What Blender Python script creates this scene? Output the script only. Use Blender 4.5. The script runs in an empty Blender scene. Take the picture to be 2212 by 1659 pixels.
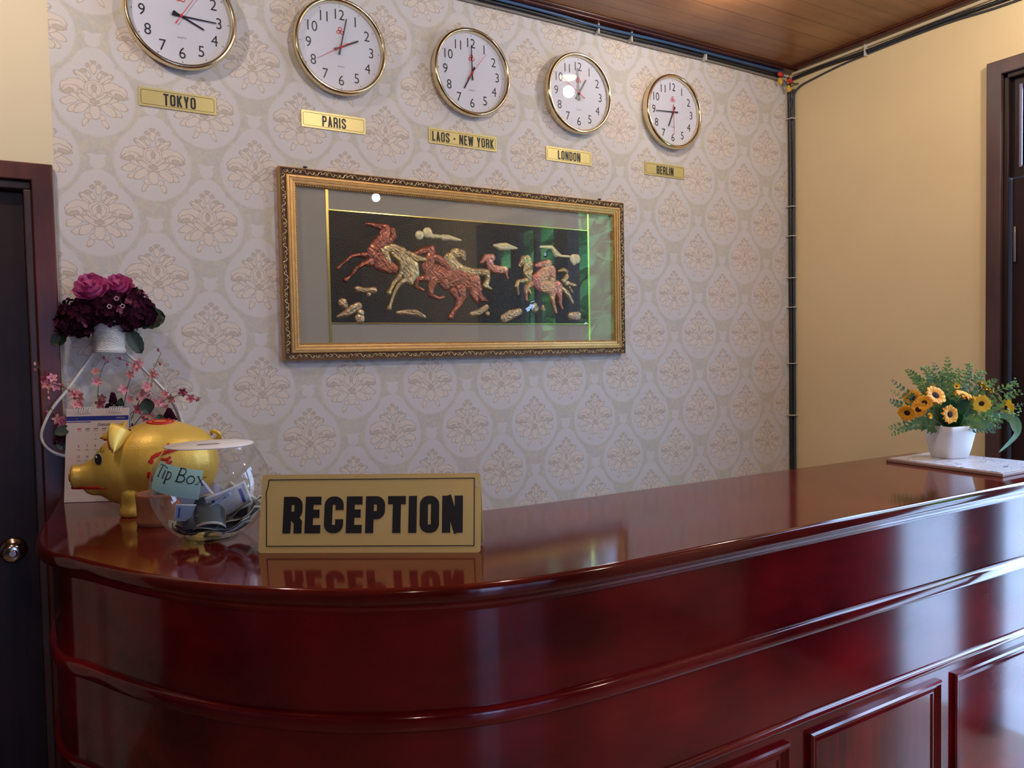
import bpy, bmesh, math, random
from mathutils import Vector, Matrix, Euler
from mathutils.bvhtree import BVHTree
from math import sin, cos, pi, radians, sqrt, atan2, hypot
random.seed(7)
SC = bpy.context.scene
COL = SC.collection

# ---------------------------------------------------------------- camera
cam_d = bpy.data.cameras.new('camera')
cam_d.sensor_fit = 'HORIZONTAL'; cam_d.sensor_width = 36.0
cam_d.lens = 1663.1/2212*36.0
cam_d.clip_start = 0.02; cam_d.clip_end = 200
cam = bpy.data.objects.new('camera', cam_d); COL.objects.link(cam)
_R = Vector((0.8548125, -0.51856813, -0.01956237)); _U = Vector((0.03737003, 0.02391442, 0.99901531)); _F = Vector((0.51758968, 0.85470182, -0.03982125))
cam.matrix_world = Matrix(((_R.x,_U.x,-_F.x,0),(_R.y,_U.y,-_F.y,0),(_R.z,_U.z,-_F.z,1.525),(0,0,0,1)))
SC.camera = cam
# ---------------------------------------------------------------- world, lights, exposure
SC.view_settings.view_transform = 'Standard'; SC.view_settings.look = 'None'
SC.view_settings.gamma = 1.0; SC.view_settings.use_curve_mapping = False
SC.view_settings.exposure = 0.15
w = bpy.data.worlds.new('sky'); SC.world = w; w.use_nodes = True
bg = w.node_tree.nodes['Background']
bg.inputs[0].default_value = (0.42, 0.62, 1.0, 1); bg.inputs[1].default_value = 17.0
SC.cycles.max_bounces = 10; SC.cycles.transparent_max_bounces = 16
SC.cycles.glossy_bounces = 5; SC.cycles.diffuse_bounces = 4
SC.cycles.sample_clamp_indirect = 6.0
SC.cycles.use_denoising = True

# ---------------------------------------------------------------- helpers
def srgb(r, g, b):
    f = lambda c: (c/255/12.92) if c/255 <= 0.04045 else ((c/255+0.055)/1.055)**2.4
    return (f(r), f(g), f(b), 1.0)
MATS = {}
def mat(name, col, rough=0.5, metal=0.0, spec=0.5, coat=0.0, bump=0.0, bscale=200.0, var=0.0, vscale=8.0, col2=None, emit=None, sheen=0.0):
    m = bpy.data.materials.new(name); m.use_nodes = True
    nt = m.node_tree; N = nt.nodes; L = nt.links
    b = N['Principled BSDF']
    b.inputs['Base Color'].default_value = col
    b.inputs['Roughness'].default_value = rough; b.inputs['Metallic'].default_value = metal
    b.inputs['Specular IOR Level'].default_value = spec
    b.inputs['Coat Weight'].default_value = coat; b.inputs['Coat Roughness'].default_value = 0.05
    tc = N.new('ShaderNodeTexCoord')
    if var > 0 or col2 is not None:
        n = N.new('ShaderNodeTexNoise'); n.inputs['Scale'].default_value = vscale; n.inputs['Detail'].default_value = 4
        L.new(tc.outputs['Object'], n.inputs['Vector'])
        mx = N.new('ShaderNodeMix'); mx.data_type = 'RGBA'
        c2 = col2 if col2 is not None else tuple(c*(1-var) for c in col[:3])+(1,)
        mx.inputs[6].default_value = col; mx.inputs[7].default_value = c2
        rp = N.new('ShaderNodeMapRange'); rp.inputs[1].default_value = 0.35; rp.inputs[2].default_value = 0.65
        L.new(n.outputs[0], rp.inputs[0]); L.new(rp.outputs[0], mx.inputs[0]); L.new(mx.outputs[2], b.inputs['Base Color'])
    if bump > 0:
        n = N.new('ShaderNodeTexNoise'); n.inputs['Scale'].default_value = bscale; n.inputs['Detail'].default_value = 3
        L.new(tc.outputs['Object'], n.inputs['Vector'])
        bp = N.new('ShaderNodeBump'); bp.inputs['Strength'].default_value = bump; bp.inputs['Distance'].default_value = 0.002
        L.new(n.outputs[0], bp.inputs['Height']); L.new(bp.outputs[0], b.inputs['Normal'])
    if emit:
        b.inputs['Emission Color'].default_value = emit[0]; b.inputs['Emission Strength'].default_value = emit[1]
    MATS[name] = m
    return m
def wood(name, c1, c2, rough=0.25, coat=0.0, axis='X', scale=2.0, stretch=12.0, spec=0.5, bump=0.0, rvar=0.0):
    m = mat(name, c1, rough, 0, spec, coat)
    nt = m.node_tree; N = nt.nodes; L = nt.links; b = N['Principled BSDF']
    tc = N.new('ShaderNodeTexCoord'); mp = N.new('ShaderNodeMapping')
    s = [scale*stretch]*3; s['XYZ'.index(axis)] = scale
    mp.inputs['Scale'].default_value = s
    L.new(tc.outputs['Object'], mp.inputs[0])
    n = N.new('ShaderNodeTexNoise'); n.inputs['Scale'].default_value = 1.0; n.inputs['Detail'].default_value = 5; n.inputs['Roughness'].default_value = 0.6
    L.new(mp.outputs[0], n.inputs['Vector'])
    n2 = N.new('ShaderNodeTexNoise'); n2.inputs['Scale'].default_value = 3.5; n2.inputs['Detail'].default_value = 3
    L.new(tc.outputs['Object'], n2.inputs['Vector'])
    ad = N.new('ShaderNodeMath'); ad.operation = 'MULTIPLY_ADD'; ad.inputs[1].default_value = 0.45
    ml = N.new('ShaderNodeMath'); ml.operation = 'MULTIPLY'; ml.inputs[1].default_value = 0.55
    L.new(n2.outputs[0], ml.inputs[0]); L.new(n.outputs[0], ad.inputs[0]); L.new(ml.outputs[0], ad.inputs[2])
    rp = N.new('ShaderNodeMapRange'); rp.inputs[1].default_value = 0.36; rp.inputs[2].default_value = 0.62
    L.new(ad.outputs[0], rp.inputs[0])
    mx = N.new('ShaderNodeMix'); mx.data_type = 'RGBA'; mx.inputs[6].default_value = c1; mx.inputs[7].default_value = c2
    L.new(rp.outputs[0], mx.inputs[0]); L.new(mx.outputs[2], b.inputs['Base Color'])
    if bump > 0:
        bp = N.new('ShaderNodeBump'); bp.inputs['Strength'].default_value = bump; bp.inputs['Distance'].default_value = 0.001
        L.new(n.outputs[0], bp.inputs['Height']); L.new(bp.outputs[0], b.inputs['Normal'])
    return m
def glass(name, tint=(1,1,1,1), rough=0.0, ior=1.45):
    m = bpy.data.materials.new(name); m.use_nodes = True
    nt = m.node_tree; N = nt.nodes; L = nt.links
    for n in list(N): N.remove(n)
    o = N.new('ShaderNodeOutputMaterial'); mx = N.new('ShaderNodeMixShader'); t = N.new('ShaderNodeBsdfTransparent'); g = N.new('ShaderNodeBsdfGlossy'); f = N.new('ShaderNodeFresnel')
    t.inputs[0].default_value = tint; g.inputs['Roughness'].default_value = rough
    ge = N.new('ShaderNodeNewGeometry'); mr = N.new('ShaderNodeMapRange'); mr.inputs[3].default_value = ior; mr.inputs[4].default_value = 1/ior
    L.new(ge.outputs['Backfacing'], mr.inputs[0]); L.new(mr.outputs[0], f.inputs[0])
    L.new(f.outputs[0], mx.inputs[0]); L.new(t.outputs[0], mx.inputs[1]); L.new(g.outputs[0], mx.inputs[2]); L.new(mx.outputs[0], o.inputs[0])
    return m

class MB:
    def __init__(s): s.v = []; s.f = []; s.sm = []; s.mi = []; s.uv = {}
    def add(s, vs, fs, smooth=False, mi=0, M=None):
        k = len(s.v)
        s.v += [tuple(M @ Vector(p)) if M is not None else tuple(p) for p in vs]
        for f in fs: s.f.append(tuple(i+k for i in f)); s.sm.append(smooth); s.mi.append(mi)
        return s
    def box(s, x0, x1, y0, y1, z0, z1, M=None, mi=0):
        vs = [(x,y,z) for x in (x0,x1) for y in (y0,y1) for z in (z0,z1)]
        return s.add(vs, [(0,1,3,2),(4,6,7,5),(0,4,5,1),(2,3,7,6),(0,2,6,4),(1,5,7,3)], False, mi, M)
    def lathe(s, prof, seg=32, M=None, cap0=True, cap1=True, smooth=True, mi=0, a0=0, a1=2*pi):
        vs = []; fs = []; n = len(prof); full = abs(a1-a0-2*pi) < 1e-6; S = seg if full else seg+1
        for i in range(S):
            a = a0+(a1-a0)*i/seg
            for r, z in prof: vs.append((r*cos(a), r*sin(a), z))
        for i in range(seg):
            j = (i+1) % S
            for k in range(n-1): fs.append((i*n+k, j*n+k, j*n+k+1, i*n+k+1))
        s.add(vs, fs, smooth, mi, M)
        if full and cap0 and prof[0][0] > 1e-6: s.add([vs[i*n] for i in range(S)], [tuple(range(S))[::-1]], False, mi, M)
        if full and cap1 and prof[-1][0] > 1e-6: s.add([vs[i*n+n-1] for i in range(S)], [tuple(range(S))], False, mi, M)
        return s
    def tube(s, pts, rad, seg=8, M=None, flat=1.0, up=None, mi=0, caps=True):
        pts = [Vector(p) for p in pts]; n = len(pts)
        if not hasattr(rad, '__len__'): rad = [rad]*n
        vs = []; fs = []; prev = None
        for i, p in enumerate(pts):
            t = (pts[min(i+1,n-1)]-pts[max(i-1,0)])
            t = t.normalized() if t.length > 1e-9 else Vector((0,0,1))
            if prev is None:
                u = Vector(up) if up is not None else (Vector((0,0,1)) if abs(t.z) < 0.9 else Vector((1,0,0)))
                prev = u
            u = (prev - t*prev.dot(t))
            u = u.normalized() if u.length > 1e-6 else t.orthogonal().normalized()
            prev = u; v = t.cross(u)
            for k in range(seg):
                a = 2*pi*k/seg
                vs.append(p + u*(cos(a)*rad[i]*flat) + v*(sin(a)*rad[i]))
        for i in range(n-1):
            for k in range(seg):
                l = (k+1) % seg
                fs.append((i*seg+k, i*seg+l, (i+1)*seg+l, (i+1)*seg+k))
        s.add(vs, fs, True, mi, M)
        if caps: s.add([vs[k] for k in range(seg)], [tuple(range(seg))[::-1]], True, mi, M); s.add([vs[(n-1)*seg+k] for k in range(seg)], [tuple(range(seg))], True, mi, M)
        return s
    def grid(s, fn, nu, nv, M=None, smooth=True, mi=0, uv=False):
        k = len(s.v)
        vs = [fn(i/nu, j/nv) for i in range(nu+1) for j in range(nv+1)]
        if uv:
            for i in range(nu+1):
                for j in range(nv+1): s.uv[k+i*(nv+1)+j] = (i/nu, j/nv)
        fs = [(i*(nv+1)+j, (i+1)*(nv+1)+j, (i+1)*(nv+1)+j+1, i*(nv+1)+j+1) for i in range(nu) for j in range(nv)]
        return s.add(vs, fs, smooth, mi, M)
    def sphere(s, c, r, nu=16, nv=10, M=None, mi=0):
        r = (r,r,r) if not hasattr(r,'__len__') else r
        vs = [(c[0],c[1],c[2]-r[2])]; fs = []
        for j in range(1,nv):
            b = -pi/2+pi*j/nv
            for i in range(nu):
                a = 2*pi*i/nu; vs.append((c[0]+r[0]*cos(a)*cos(b), c[1]+r[1]*sin(a)*cos(b), c[2]+r[2]*sin(b)))
        vs.append((c[0],c[1],c[2]+r[2])); t = len(vs)-1
        for i in range(nu):
            l = (i+1) % nu
            fs.append((0, 1+l, 1+i)); fs.append((t, t-nu+i, t-nu+l))
            for j in range(nv-2): fs.append((1+j*nu+i, 1+j*nu+l, 1+(j+1)*nu+l, 1+(j+1)*nu+i))
        return s.add(vs, fs, True, mi, M)
    def prism(s, poly, y0, y1, M=None, mi=0):       # poly in XZ, extruded along Y
        n = len(poly)
        vs = [(x,y0,z) for x,z in poly]+[(x,y1,z) for x,z in poly]
        fs = [tuple(range(n)), tuple(range(2*n-1,n-1,-1))]+[(i,(i+1)%n+0,(i+1)%n+n,i+n)[::-1] for i in range(n)]
        return s.add(vs, fs, False, mi, M)
    def build(s, name, m, parent=None, bevel=0.0, fix=True):
        me = bpy.data.meshes.new(name); me.from_pydata(s.v, [], s.f)
        me.polygons.foreach_set('use_smooth', s.sm); me.polygons.foreach_set('material_index', s.mi)
        for x in (m if isinstance(m,(list,tuple)) else [m]): me.materials.append(x)
        if s.uv:
            ul = me.uv_layers.new(name='uv')
            for lp in me.loops: ul.data[lp.index].uv = s.uv.get(lp.vertex_index, (0,0))
        me.update()
        if fix:
            bm = bmesh.new(); bm.from_mesh(me); bmesh.ops.recalc_face_normals(bm, faces=bm.faces); bm.to_mesh(me); bm.free()
        o = bpy.data.objects.new(name, me); COL.objects.link(o)
        if parent is not None: o.parent = parent
        if bevel > 0:
            md = o.modifiers.new('bevel','BEVEL'); md.width = bevel; md.segments = 2; md.limit_method = 'ANGLE'; md.angle_limit = radians(40)
            md.harden_normals = False
        return o
def tag(o, label=None, cat=None, group=None, kind=None):
    if label: o['label'] = label
    if cat: o['category'] = cat
    if group: o['group'] = group
    if kind: o['kind'] = kind
    return o
def empty(name, loc=(0,0,0), rz=0.0, rx=0.0):
    o = bpy.data.objects.new(name, None); COL.objects.link(o); o.location = loc; o.rotation_euler = (rx,0,rz); o.empty_display_size = 0.05
    return o
def struct(name, mb, m, bevel=0.0):
    return tag(mb.build(name, m, None, bevel), kind='structure')
def crom(P, n=6, closed=False):
    P = [Vector(p) for p in P]; out = []; N = len(P)
    rng = range(N if closed else N-1)
    for i in rng:
        g = (lambda k: P[k % N]) if closed else (lambda k: P[max(0,min(N-1,k))])
        a,b,c,d = g(i-1),g(i),g(i+1),g(i+2)
        for k in range(n):
            t = k/n
            out.append(0.5*((2*b)+(c-a)*t+(2*a-5*b+4*c-d)*t*t+(3*b-a-3*c+d)*t*t*t))
    if not closed: out.append(P[-1])
    return out
def text_geo(body, size=1.0, xs=1.0, bold=0.0, align='CENTER', spacing=1.0, shear=0.0, extrude=0.0, res=4):
    cu = bpy.data.curves.new('t','FONT'); cu.body = body; cu.size = size; cu.align_x = align; cu.align_y = 'CENTER'
    cu.offset = bold; cu.space_character = spacing; cu.shear = shear; cu.extrude = extrude; cu.resolution_u = res
    ob = bpy.data.objects.new('t', cu); COL.objects.link(ob)
    dg = bpy.context.evaluated_depsgraph_get(); dg.update()
    me = ob.evaluated_get(dg).to_mesh()
    vs = [(v.co.x*xs, v.co.y, v.co.z) for v in me.vertices]; fs = [tuple(p.vertices) for p in me.polygons]
    ob.evaluated_get(dg).to_mesh_clear(); bpy.data.objects.remove(ob); bpy.data.curves.remove(cu)
    return vs, fs
WALLM = Matrix(((1,0,0,0),(0,0,-1,0),(0,1,0,0),(0,0,0,1)))      # text plane (x,y,z up) -> wall plane facing -Y
# strokes: flat ribbons, used for lettering
def ribbon(mb, pts, wd, closed=False, M=None, z=0.0, th=0.0006):
    n = len(pts); L = []; Rr = []
    ws = wd if hasattr(wd,'__len__') else [wd]*n
    P = [Vector((p[0],p[1])) for p in pts]
    for i in range(n):
        a = P[(i-1) % n] if (closed or i > 0) else None; b = P[i]; c = P[(i+1) % n] if (closed or i < n-1) else None
        d1 = (b-a).normalized() if a is not None else (c-b).normalized(); d2 = (c-b).normalized() if c is not None else d1
        n1 = Vector((-d1.y,d1.x)); n2 = Vector((-d2.y,d2.x)); m = (n1+n2)
        m = m.normalized() if m.length > 1e-6 else n1
        k = ws[i]/2/max(0.35, m.dot(n1)); L.append(b+m*k); Rr.append(b-m*k)
    vs = [(p.x,p.y,z+th) for p in L]+[(p.x,p.y,z+th) for p in Rr]+[(p.x,p.y,z) for p in L]+[(p.x,p.y,z) for p in Rr]
    fs = []
    for i in range(n if closed else n-1):
        j = (i+1) % n
        fs += [(i,n+i,n+j,j),(2*n+i,i,j,2*n+j),(n+i,3*n+i,3*n+j,n+j)]
    if not closed: fs += [(0,2*n,3*n,n),(n-1,2*n-1,4*n-1,3*n-1)]
    mb.add(vs, fs, False, 0, M)
def arc(cx, cy, rx, ry, a0, a1, n=6):
    return [(cx+rx*cos(radians(a0+(a1-a0)*i/n)), cy+ry*sin(radians(a0+(a1-a0)*i/n))) for i in range(n+1)]
def glyph(ch, w, h, t):
    x0, x1, y0, y1 = t/2, w-t/2, t/2, h-t/2; r = min(w-t, h)*0.42; m = h*0.53
    S = []
    if ch == 'O': S.append((arc(x1-r,y1-r,r,r,0,90)+arc(x0+r,y1-r,r,r,90,180)+arc(x0+r,y0+r,r,r,180,270)+arc(x1-r,y0+r,r,r,270,360), True))
    elif ch == 'C': S.append(([(x1,h*.63)]+arc(x1-r,y1-r,r,r,0,90)+arc(x0+r,y1-r,r,r,90,180)+arc(x0+r,y0+r,r,r,180,270)+arc(x1-r,y0+r,r,r,270,360)+[(x1,h*.38)], False))
    elif ch == 'E': S += [([(x0,0),(x0,h)],False),([(x0,y1),(w*.97,y1)],False),([(x0,m),(w*.88,m)],False),([(x0,y0),(w*.97,y0)],False)]
    elif ch == 'L': S += [([(x0,0),(x0,h)],False),([(x0,y0),(w*.97,y0)],False)]
    elif ch == 'I': S.append(([(w/2,0),(w/2,h)],False))
    elif ch == 'T': S += [([(w/2,0),(w/2,h)],False),([(0,y1),(w,y1)],False)]
    elif ch == 'N': S += [([(x0,0),(x0,h)],False),([(x1,0),(x1,h)],False),([(x0*1.15,h),(w-x0*1.15,0)],False)]
    elif ch == 'A': S += [([(x0,0),(w/2,h)],False),([(x1,0),(w/2,h)],False),([(w*.25,h*.27),(w*.75,h*.27)],False)]
    elif ch == 'W': S += [([(x0,h),(w*.29,0)],False),([(w*.29,0),(w*.5,h*.95)],False),([(w*.5,h*.95),(w*.71,0)],False),([(w*.71,0),(x1,h)],False)]
    elif ch == 'K': S += [([(x0,0),(x0,h)],False),([(x0,h*.38),(x1,h)],False),([(x0+t*.6,h*.55),(x1,0)],False)]
    elif ch == 'Y': S += [([(x0,h),(w/2,h*.42)],False),([(x1,h),(w/2,h*.42)],False),([(w/2,h*.45),(w/2,0)],False)]
    elif ch in 'PRBD':
        S.append(([(x0,0),(x0,h)],False)); yb = y0 if ch == 'D' else h*.48
        rr = min(r,(y1-yb)/2)
        S.append(([(x0,y1)]+arc(x1-rr,y1-rr,rr,rr,90,0)+arc(x1-rr,yb+rr,rr,rr,0,-90)+[(x0,yb)],False))
        if ch == 'B': rr = min(r,(yb-y0)/2); S.append(([(x0,yb)]+arc(x1-rr,yb-rr,rr,rr,90,0)+arc(x1-rr,y0+rr,rr,rr,0,-90)+[(x0,y0)],False))
        if ch == 'R': S.append(([(x0+(x1-x0)*.45,yb),(x1-t*.25,yb-t*.5),(x1,h*.3),(x1,0)],False))
    elif ch == 'S':
        S.append(([(x1,h*.68)]+arc(x1-r,y1-r,r,r,0,90)+arc(x0+r,y1-r,r,r,90,180)+[(x0,h*.64),(x1,h*.36)]+arc(x1-r,y0+r,r,r,0,-90)+arc(x0+r,y0+r,r,r,270,180)+[(x0,h*.32)],False))
    elif ch == '-': S.append(([(w*.15,h*.48),(w*.85,h*.48)],False))
    return S
def lettering(mb, s, h, gw, t, gap, M=None, z=0.0):
    W = {'I':t/gw*1.0, '-':.7, ' ':.45, 'W':1.45, 'E':.85, 'L':.82, 'T':.92, 'N':1.06}
    tot = sum(W.get(c,1)*gw+gap for c in s)-gap; x = -tot/2
    for c in s:
        w = W.get(c,1)*gw
        if c != ' ':
            for k, (pts, cl) in enumerate(glyph(c, w, h, t)):
                ribbon(mb, [(x+p[0], p[1]-h/2) for p in pts], t, cl, M, z+k*0.00004)
        x += w+gap
def offset_poly(P, d):     # P: CCW closed list of 2D, positive d = outward
    n = len(P); out = []
    for i in range(n):
        a, b, c = Vector(P[i-1]), Vector(P[i]), Vector(P[(i+1) % n])
        d1 = (b-a).normalized(); d2 = (c-b).normalized()
        n1 = Vector((d1.y,-d1.x)); n2 = Vector((d2.y,-d2.x)); m = (n1+n2).normalized()
        out.append(tuple(b+m*(d/max(0.5, m.dot(n1)))))
    return out
def slab(mb, outline, prof, smooth=False):
    n = len(outline); vs = []; rings = []
    for off, z in prof: vs += [(x,y,z) for x,y in offset_poly(outline, off)]
    fs = []
    for k in range(len(prof)-1):
        for i in range(n): j = (i+1) % n; fs.append((k*n+i, k*n+j, (k+1)*n+j, (k+1)*n+i))
    mb.add(vs, fs, smooth)
    mb.add([vs[i] for i in range(n)], [tuple(range(n))[::-1]]); K = len(prof)-1
    mb.add([vs[K*n+i] for i in range(n)], [tuple(range(n))])
def sweep(mb, path, prof, M=None, smooth=True):   # path 2D open polyline in XY, prof = (outward to the right-hand side, z)
    n = len(path); vs = []; fs = []; m = len(prof)
    P = [Vector((p[0],p[1])) for p in path]
    for i in range(n):
        d1 = (P[i]-P[i-1]).normalized() if i > 0 else (P[1]-P[0]).normalized(); d2 = (P[i+1]-P[i]).normalized() if i < n-1 else d1
        n1 = Vector((d1.y,-d1.x)); n2 = Vector((d2.y,-d2.x)); mm = (n1+n2).normalized(); k = 1/max(.5,mm.dot(n1))
        for o, z in prof: q = P[i]+mm*o*k; vs.append((q.x,q.y,z))
    for i in range(n-1):
        for k in range(m-1): fs.append((i*m+k, (i+1)*m+k, (i+1)*m+k+1, i*m+k+1))
    fs += [tuple(range(m)), tuple(range((n-1)*m, n*m))[::-1]]
    mb.add(vs, fs, smooth, 0, M)
def rect_frame(mb, x0, x1, z0, z1, prof, M=None):  # mitred frame in the XZ plane; prof = (inset from outer edge, y)
    vs = []; fs = []; m = len(prof)
    for (sx, sz) in ((0,0),(1,0),(1,1),(0,1)):
        for ins, y in prof:
            vs.append(((x1-ins) if sx else (x0+ins), y, (z1-ins) if sz else (z0+ins)))
    for i in range(4):
        j = (i+1) % 4
        for k in range(m): l = (k+1) % m; fs.append((i*m+k, j*m+k, j*m+l, i*m+l))
    mb.add(vs, fs, False, 0, M)

# ---------------------------------------------------------------- materials
M_cream = mat('cream_paint', srgb(222,208,176), 0.7, bump=0.15, bscale=90)
M_tan = mat('tan_paint', srgb(232,208,162), 0.65, var=0.04, vscale=3, bump=0.1, bscale=90)
M_counter = wood('mahogany_lacquer', (0.24,0.007,0.008,1), (0.06,0.002,0.003,1), 0.10, 0.0, 'X', 1.2, 5.0)
M_countertop = wood('mahogany_lacquer_top', (0.13,0.010,0.006,1), (0.06,0.004,0.003,1), 0.09, 0.0, 'X', 2.0, 14.0)
M_panel = wood('mahogany_panel_lacquer', (0.24,0.007,0.007,1), (0.07,0.0025,0.0035,1), 0.11, 0.0, 'Z', 1.5, 14.0)
M_door = wood('dark_door_wood', srgb(52,30,28), srgb(26,16,17), 0.42, 0.0, 'Z', 1.5, 18.0, spec=.25)
M_casing = wood('red_brown_casing_wood', srgb(104,42,28), srgb(64,24,20), 0.35, 0.0, 'Z', 1.5, 18.0)
M_casing2 = wood('dull_brown_casing_wood', srgb(88,60,56), srgb(62,42,44), 0.4, 0.0, 'Z', 1.5, 18.0)
M_ceiltrim = wood('cornice_wood', srgb(92,34,18), srgb(58,22,14), 0.28, 0.0, 'X', 1.5, 18.0)
M_gold = mat('clock_gold', (0.78,0.66,0.42,1), 0.14, 1.0)
M_face = mat('clock_face_white', srgb(206,208,222), 0.5)
M_black = mat('black_print', srgb(22,22,30), 0.5)
M_hand = mat('clock_hand_black', srgb(20,22,34), 0.35)
M_red = mat('red_print', srgb(205,40,50), 0.5)
M_brass = mat('brushed_brass', (0.82,0.62,0.24,1), 0.42, 0.25, bump=0.05, bscale=400)
M_brassp = mat('brass_paint_plate', srgb(206,190,128), 0.38, 0.35)
M_glass = glass('thin_clear_glass'); M_glassd = glass('door_glass', (0.93,0.97,0.98,1))
M_glasst = glass('tinted_pane', (.24,.25,.28,1)); M_glasst2 = glass('light_tinted_pane', (.48,.49,.54,1)); M_bowl = glass('bowl_glass', (.95,.96,.965,1))
M_frame = mat('antique_gold', (0.62,0.36,0.13,1), 0.36, 0.55, var=.15, vscale=60)
M_carve = mat('carved_gold_highlight', (0.62,0.46,0.22,1), 0.28, 0.9)
M_carveb = mat('carved_band_brown', srgb(70,42,26), 0.5, 0.3)
M_mat = mat('grey_linen_mount', srgb(160,154,142), 0.8, bump=0.25, bscale=600)
M_goldline = mat('bright_gold_strip', (0.85,0.68,0.20,1), 0.2, 1.0)
M_art = mat('blackened_relief_ground', srgb(34,32,26), 0.45, 0.3, col2=srgb(46,36,24), vscale=12, bump=0.9, bscale=160)
M_copper = mat('copper_relief', (0.42,0.15,0.09,1), 0.30, 0.65, col2=(0.24,0.075,0.05,1), vscale=40)
M_copper2 = mat('light_copper_relief', (0.62,0.30,0.20,1), 0.34, 0.6, col2=(0.48,0.18,0.12,1), vscale=40)
M_horsegold = mat('pale_gold_relief', (0.60,0.46,0.22,1), 0.30, 0.7, col2=(0.36,0.25,0.13,1), vscale=40)
M_cloud = mat('cloud_gold_relief', (0.66,0.58,0.32,1), 0.4, 0.4)
M_rock = mat('rock_relief', (0.50,0.31,0.18,1), 0.33, 0.65, col2=(0.42,0.35,0.2,1), vscale=60)
M_white = mat('white_plastic', srgb(225,222,222), 0.35)
M_whitewick = mat('white_painted_rattan', srgb(222,222,222), 0.6)
M_piggold = mat('gold_painted_clay', (0.74,0.49,0.09,1), 0.40, 0.35, bump=0.25, bscale=350)
M_pigred = mat('red_paint', srgb(190,22,14), 0.4)
M_terra = mat('terracotta', srgb(150,88,58), 0.8, var=0.25, vscale=30)
M_paper = mat('calendar_paper', srgb(218,204,200), 0.7)
M_blue = mat('calendar_blue', srgb(38,52,140), 0.5)
M_greyp = mat('grey_print', srgb(110,96,100), 0.6)
M_note = mat('pale_blue_note', srgb(160,208,210), 0.6)
M_hyd = mat('dark_plum_petal', (0.040,0.003,0.016,1), 0.9, 0, .12, col2=(0.016,0.0015,0.009,1), vscale=80)
M_hyd2 = mat('plum_petal_edge', (0.16,0.015,0.06,1), 0.6)
M_rose = mat('magenta_petal', (0.44,0.04,0.20,1), 0.7, 0, .2, col2=(0.52,0.12,0.28,1), vscale=60)
M_lilac = mat('pale_lilac_floret', srgb(178,140,165), 0.6)
M_dkleaf = mat('dark_green_leaf', srgb(40,56,38), 0.5, var=.3, vscale=40)
M_leaf = mat('green_leaf', srgb(36,104,66), 0.5, var=.4, vscale=60)
M_fern = mat('pale_green_fern', srgb(118,160,84), 0.6, col2=srgb(96,136,92), vscale=60)
M_ltleaf = mat('grey_green_leaf', srgb(92,140,118), 0.5)
M_stem = mat('olive_stem', srgb(88,92,52), 0.6)
M_pink = mat('pink_orchid_petal', srgb(206,128,152), 0.6, col2=srgb(208,136,122), vscale=50)
M_pinkc = mat('deep_pink_bud', srgb(160,72,96), 0.6)
M_sun = mat('sunflower_petal', srgb(255,190,44), 0.55, col2=srgb(246,162,30), vscale=50)
M_suny = mat('yellow_petal', srgb(252,214,52), 0.55, col2=srgb(246,186,36), vscale=50)
M_sunc = mat('sunflower_disc', srgb(52,20,22), 0.9, bump=0.8, bscale=500)
M_pot = mat('white_glazed_pot', srgb(226,222,222), 0.3)
M_cable = mat('black_cable', srgb(30,32,38), 0.45)
M_cableb = mat('blue_cable', srgb(46,78,118), 0.4); M_slate = mat('slate_cable', srgb(52,58,70), 0.5)
M_cableg = mat('grey_cable', srgb(128,120,112), 0.5)
M_trunk = mat('cream_trunking', srgb(208,190,158), 0.5)
M_wireR = mat('red_wire_cap', srgb(196,52,38), 0.45)
M_wireY = mat('yellow_wire_cap', srgb(214,170,54), 0.45)
M_clip = mat('white_clip', srgb(200,196,190), 0.5)
M_chrome = mat('antique_chrome', (0.5,0.42,0.36,1), 0.15, 1.0)
M_floor = mat('floor_tile', srgb(150,120,95), 0.25, var=0.2, vscale=4)
M_panelw = wood('wall_panelling_wood', srgb(70,36,22), srgb(44,22,14), 0.5, 0.0, 'Z', 1.5, 10.0)
M_ground = mat('street_concrete', srgb(205,206,208), 0.8, var=.15, vscale=2)
M_tree = mat('tree_leaf', srgb(46,140,70), 0.6, col2=srgb(110,170,60), vscale=1.5)
M_bark = mat('bark', srgb(70,56,44), 0.9)

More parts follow.
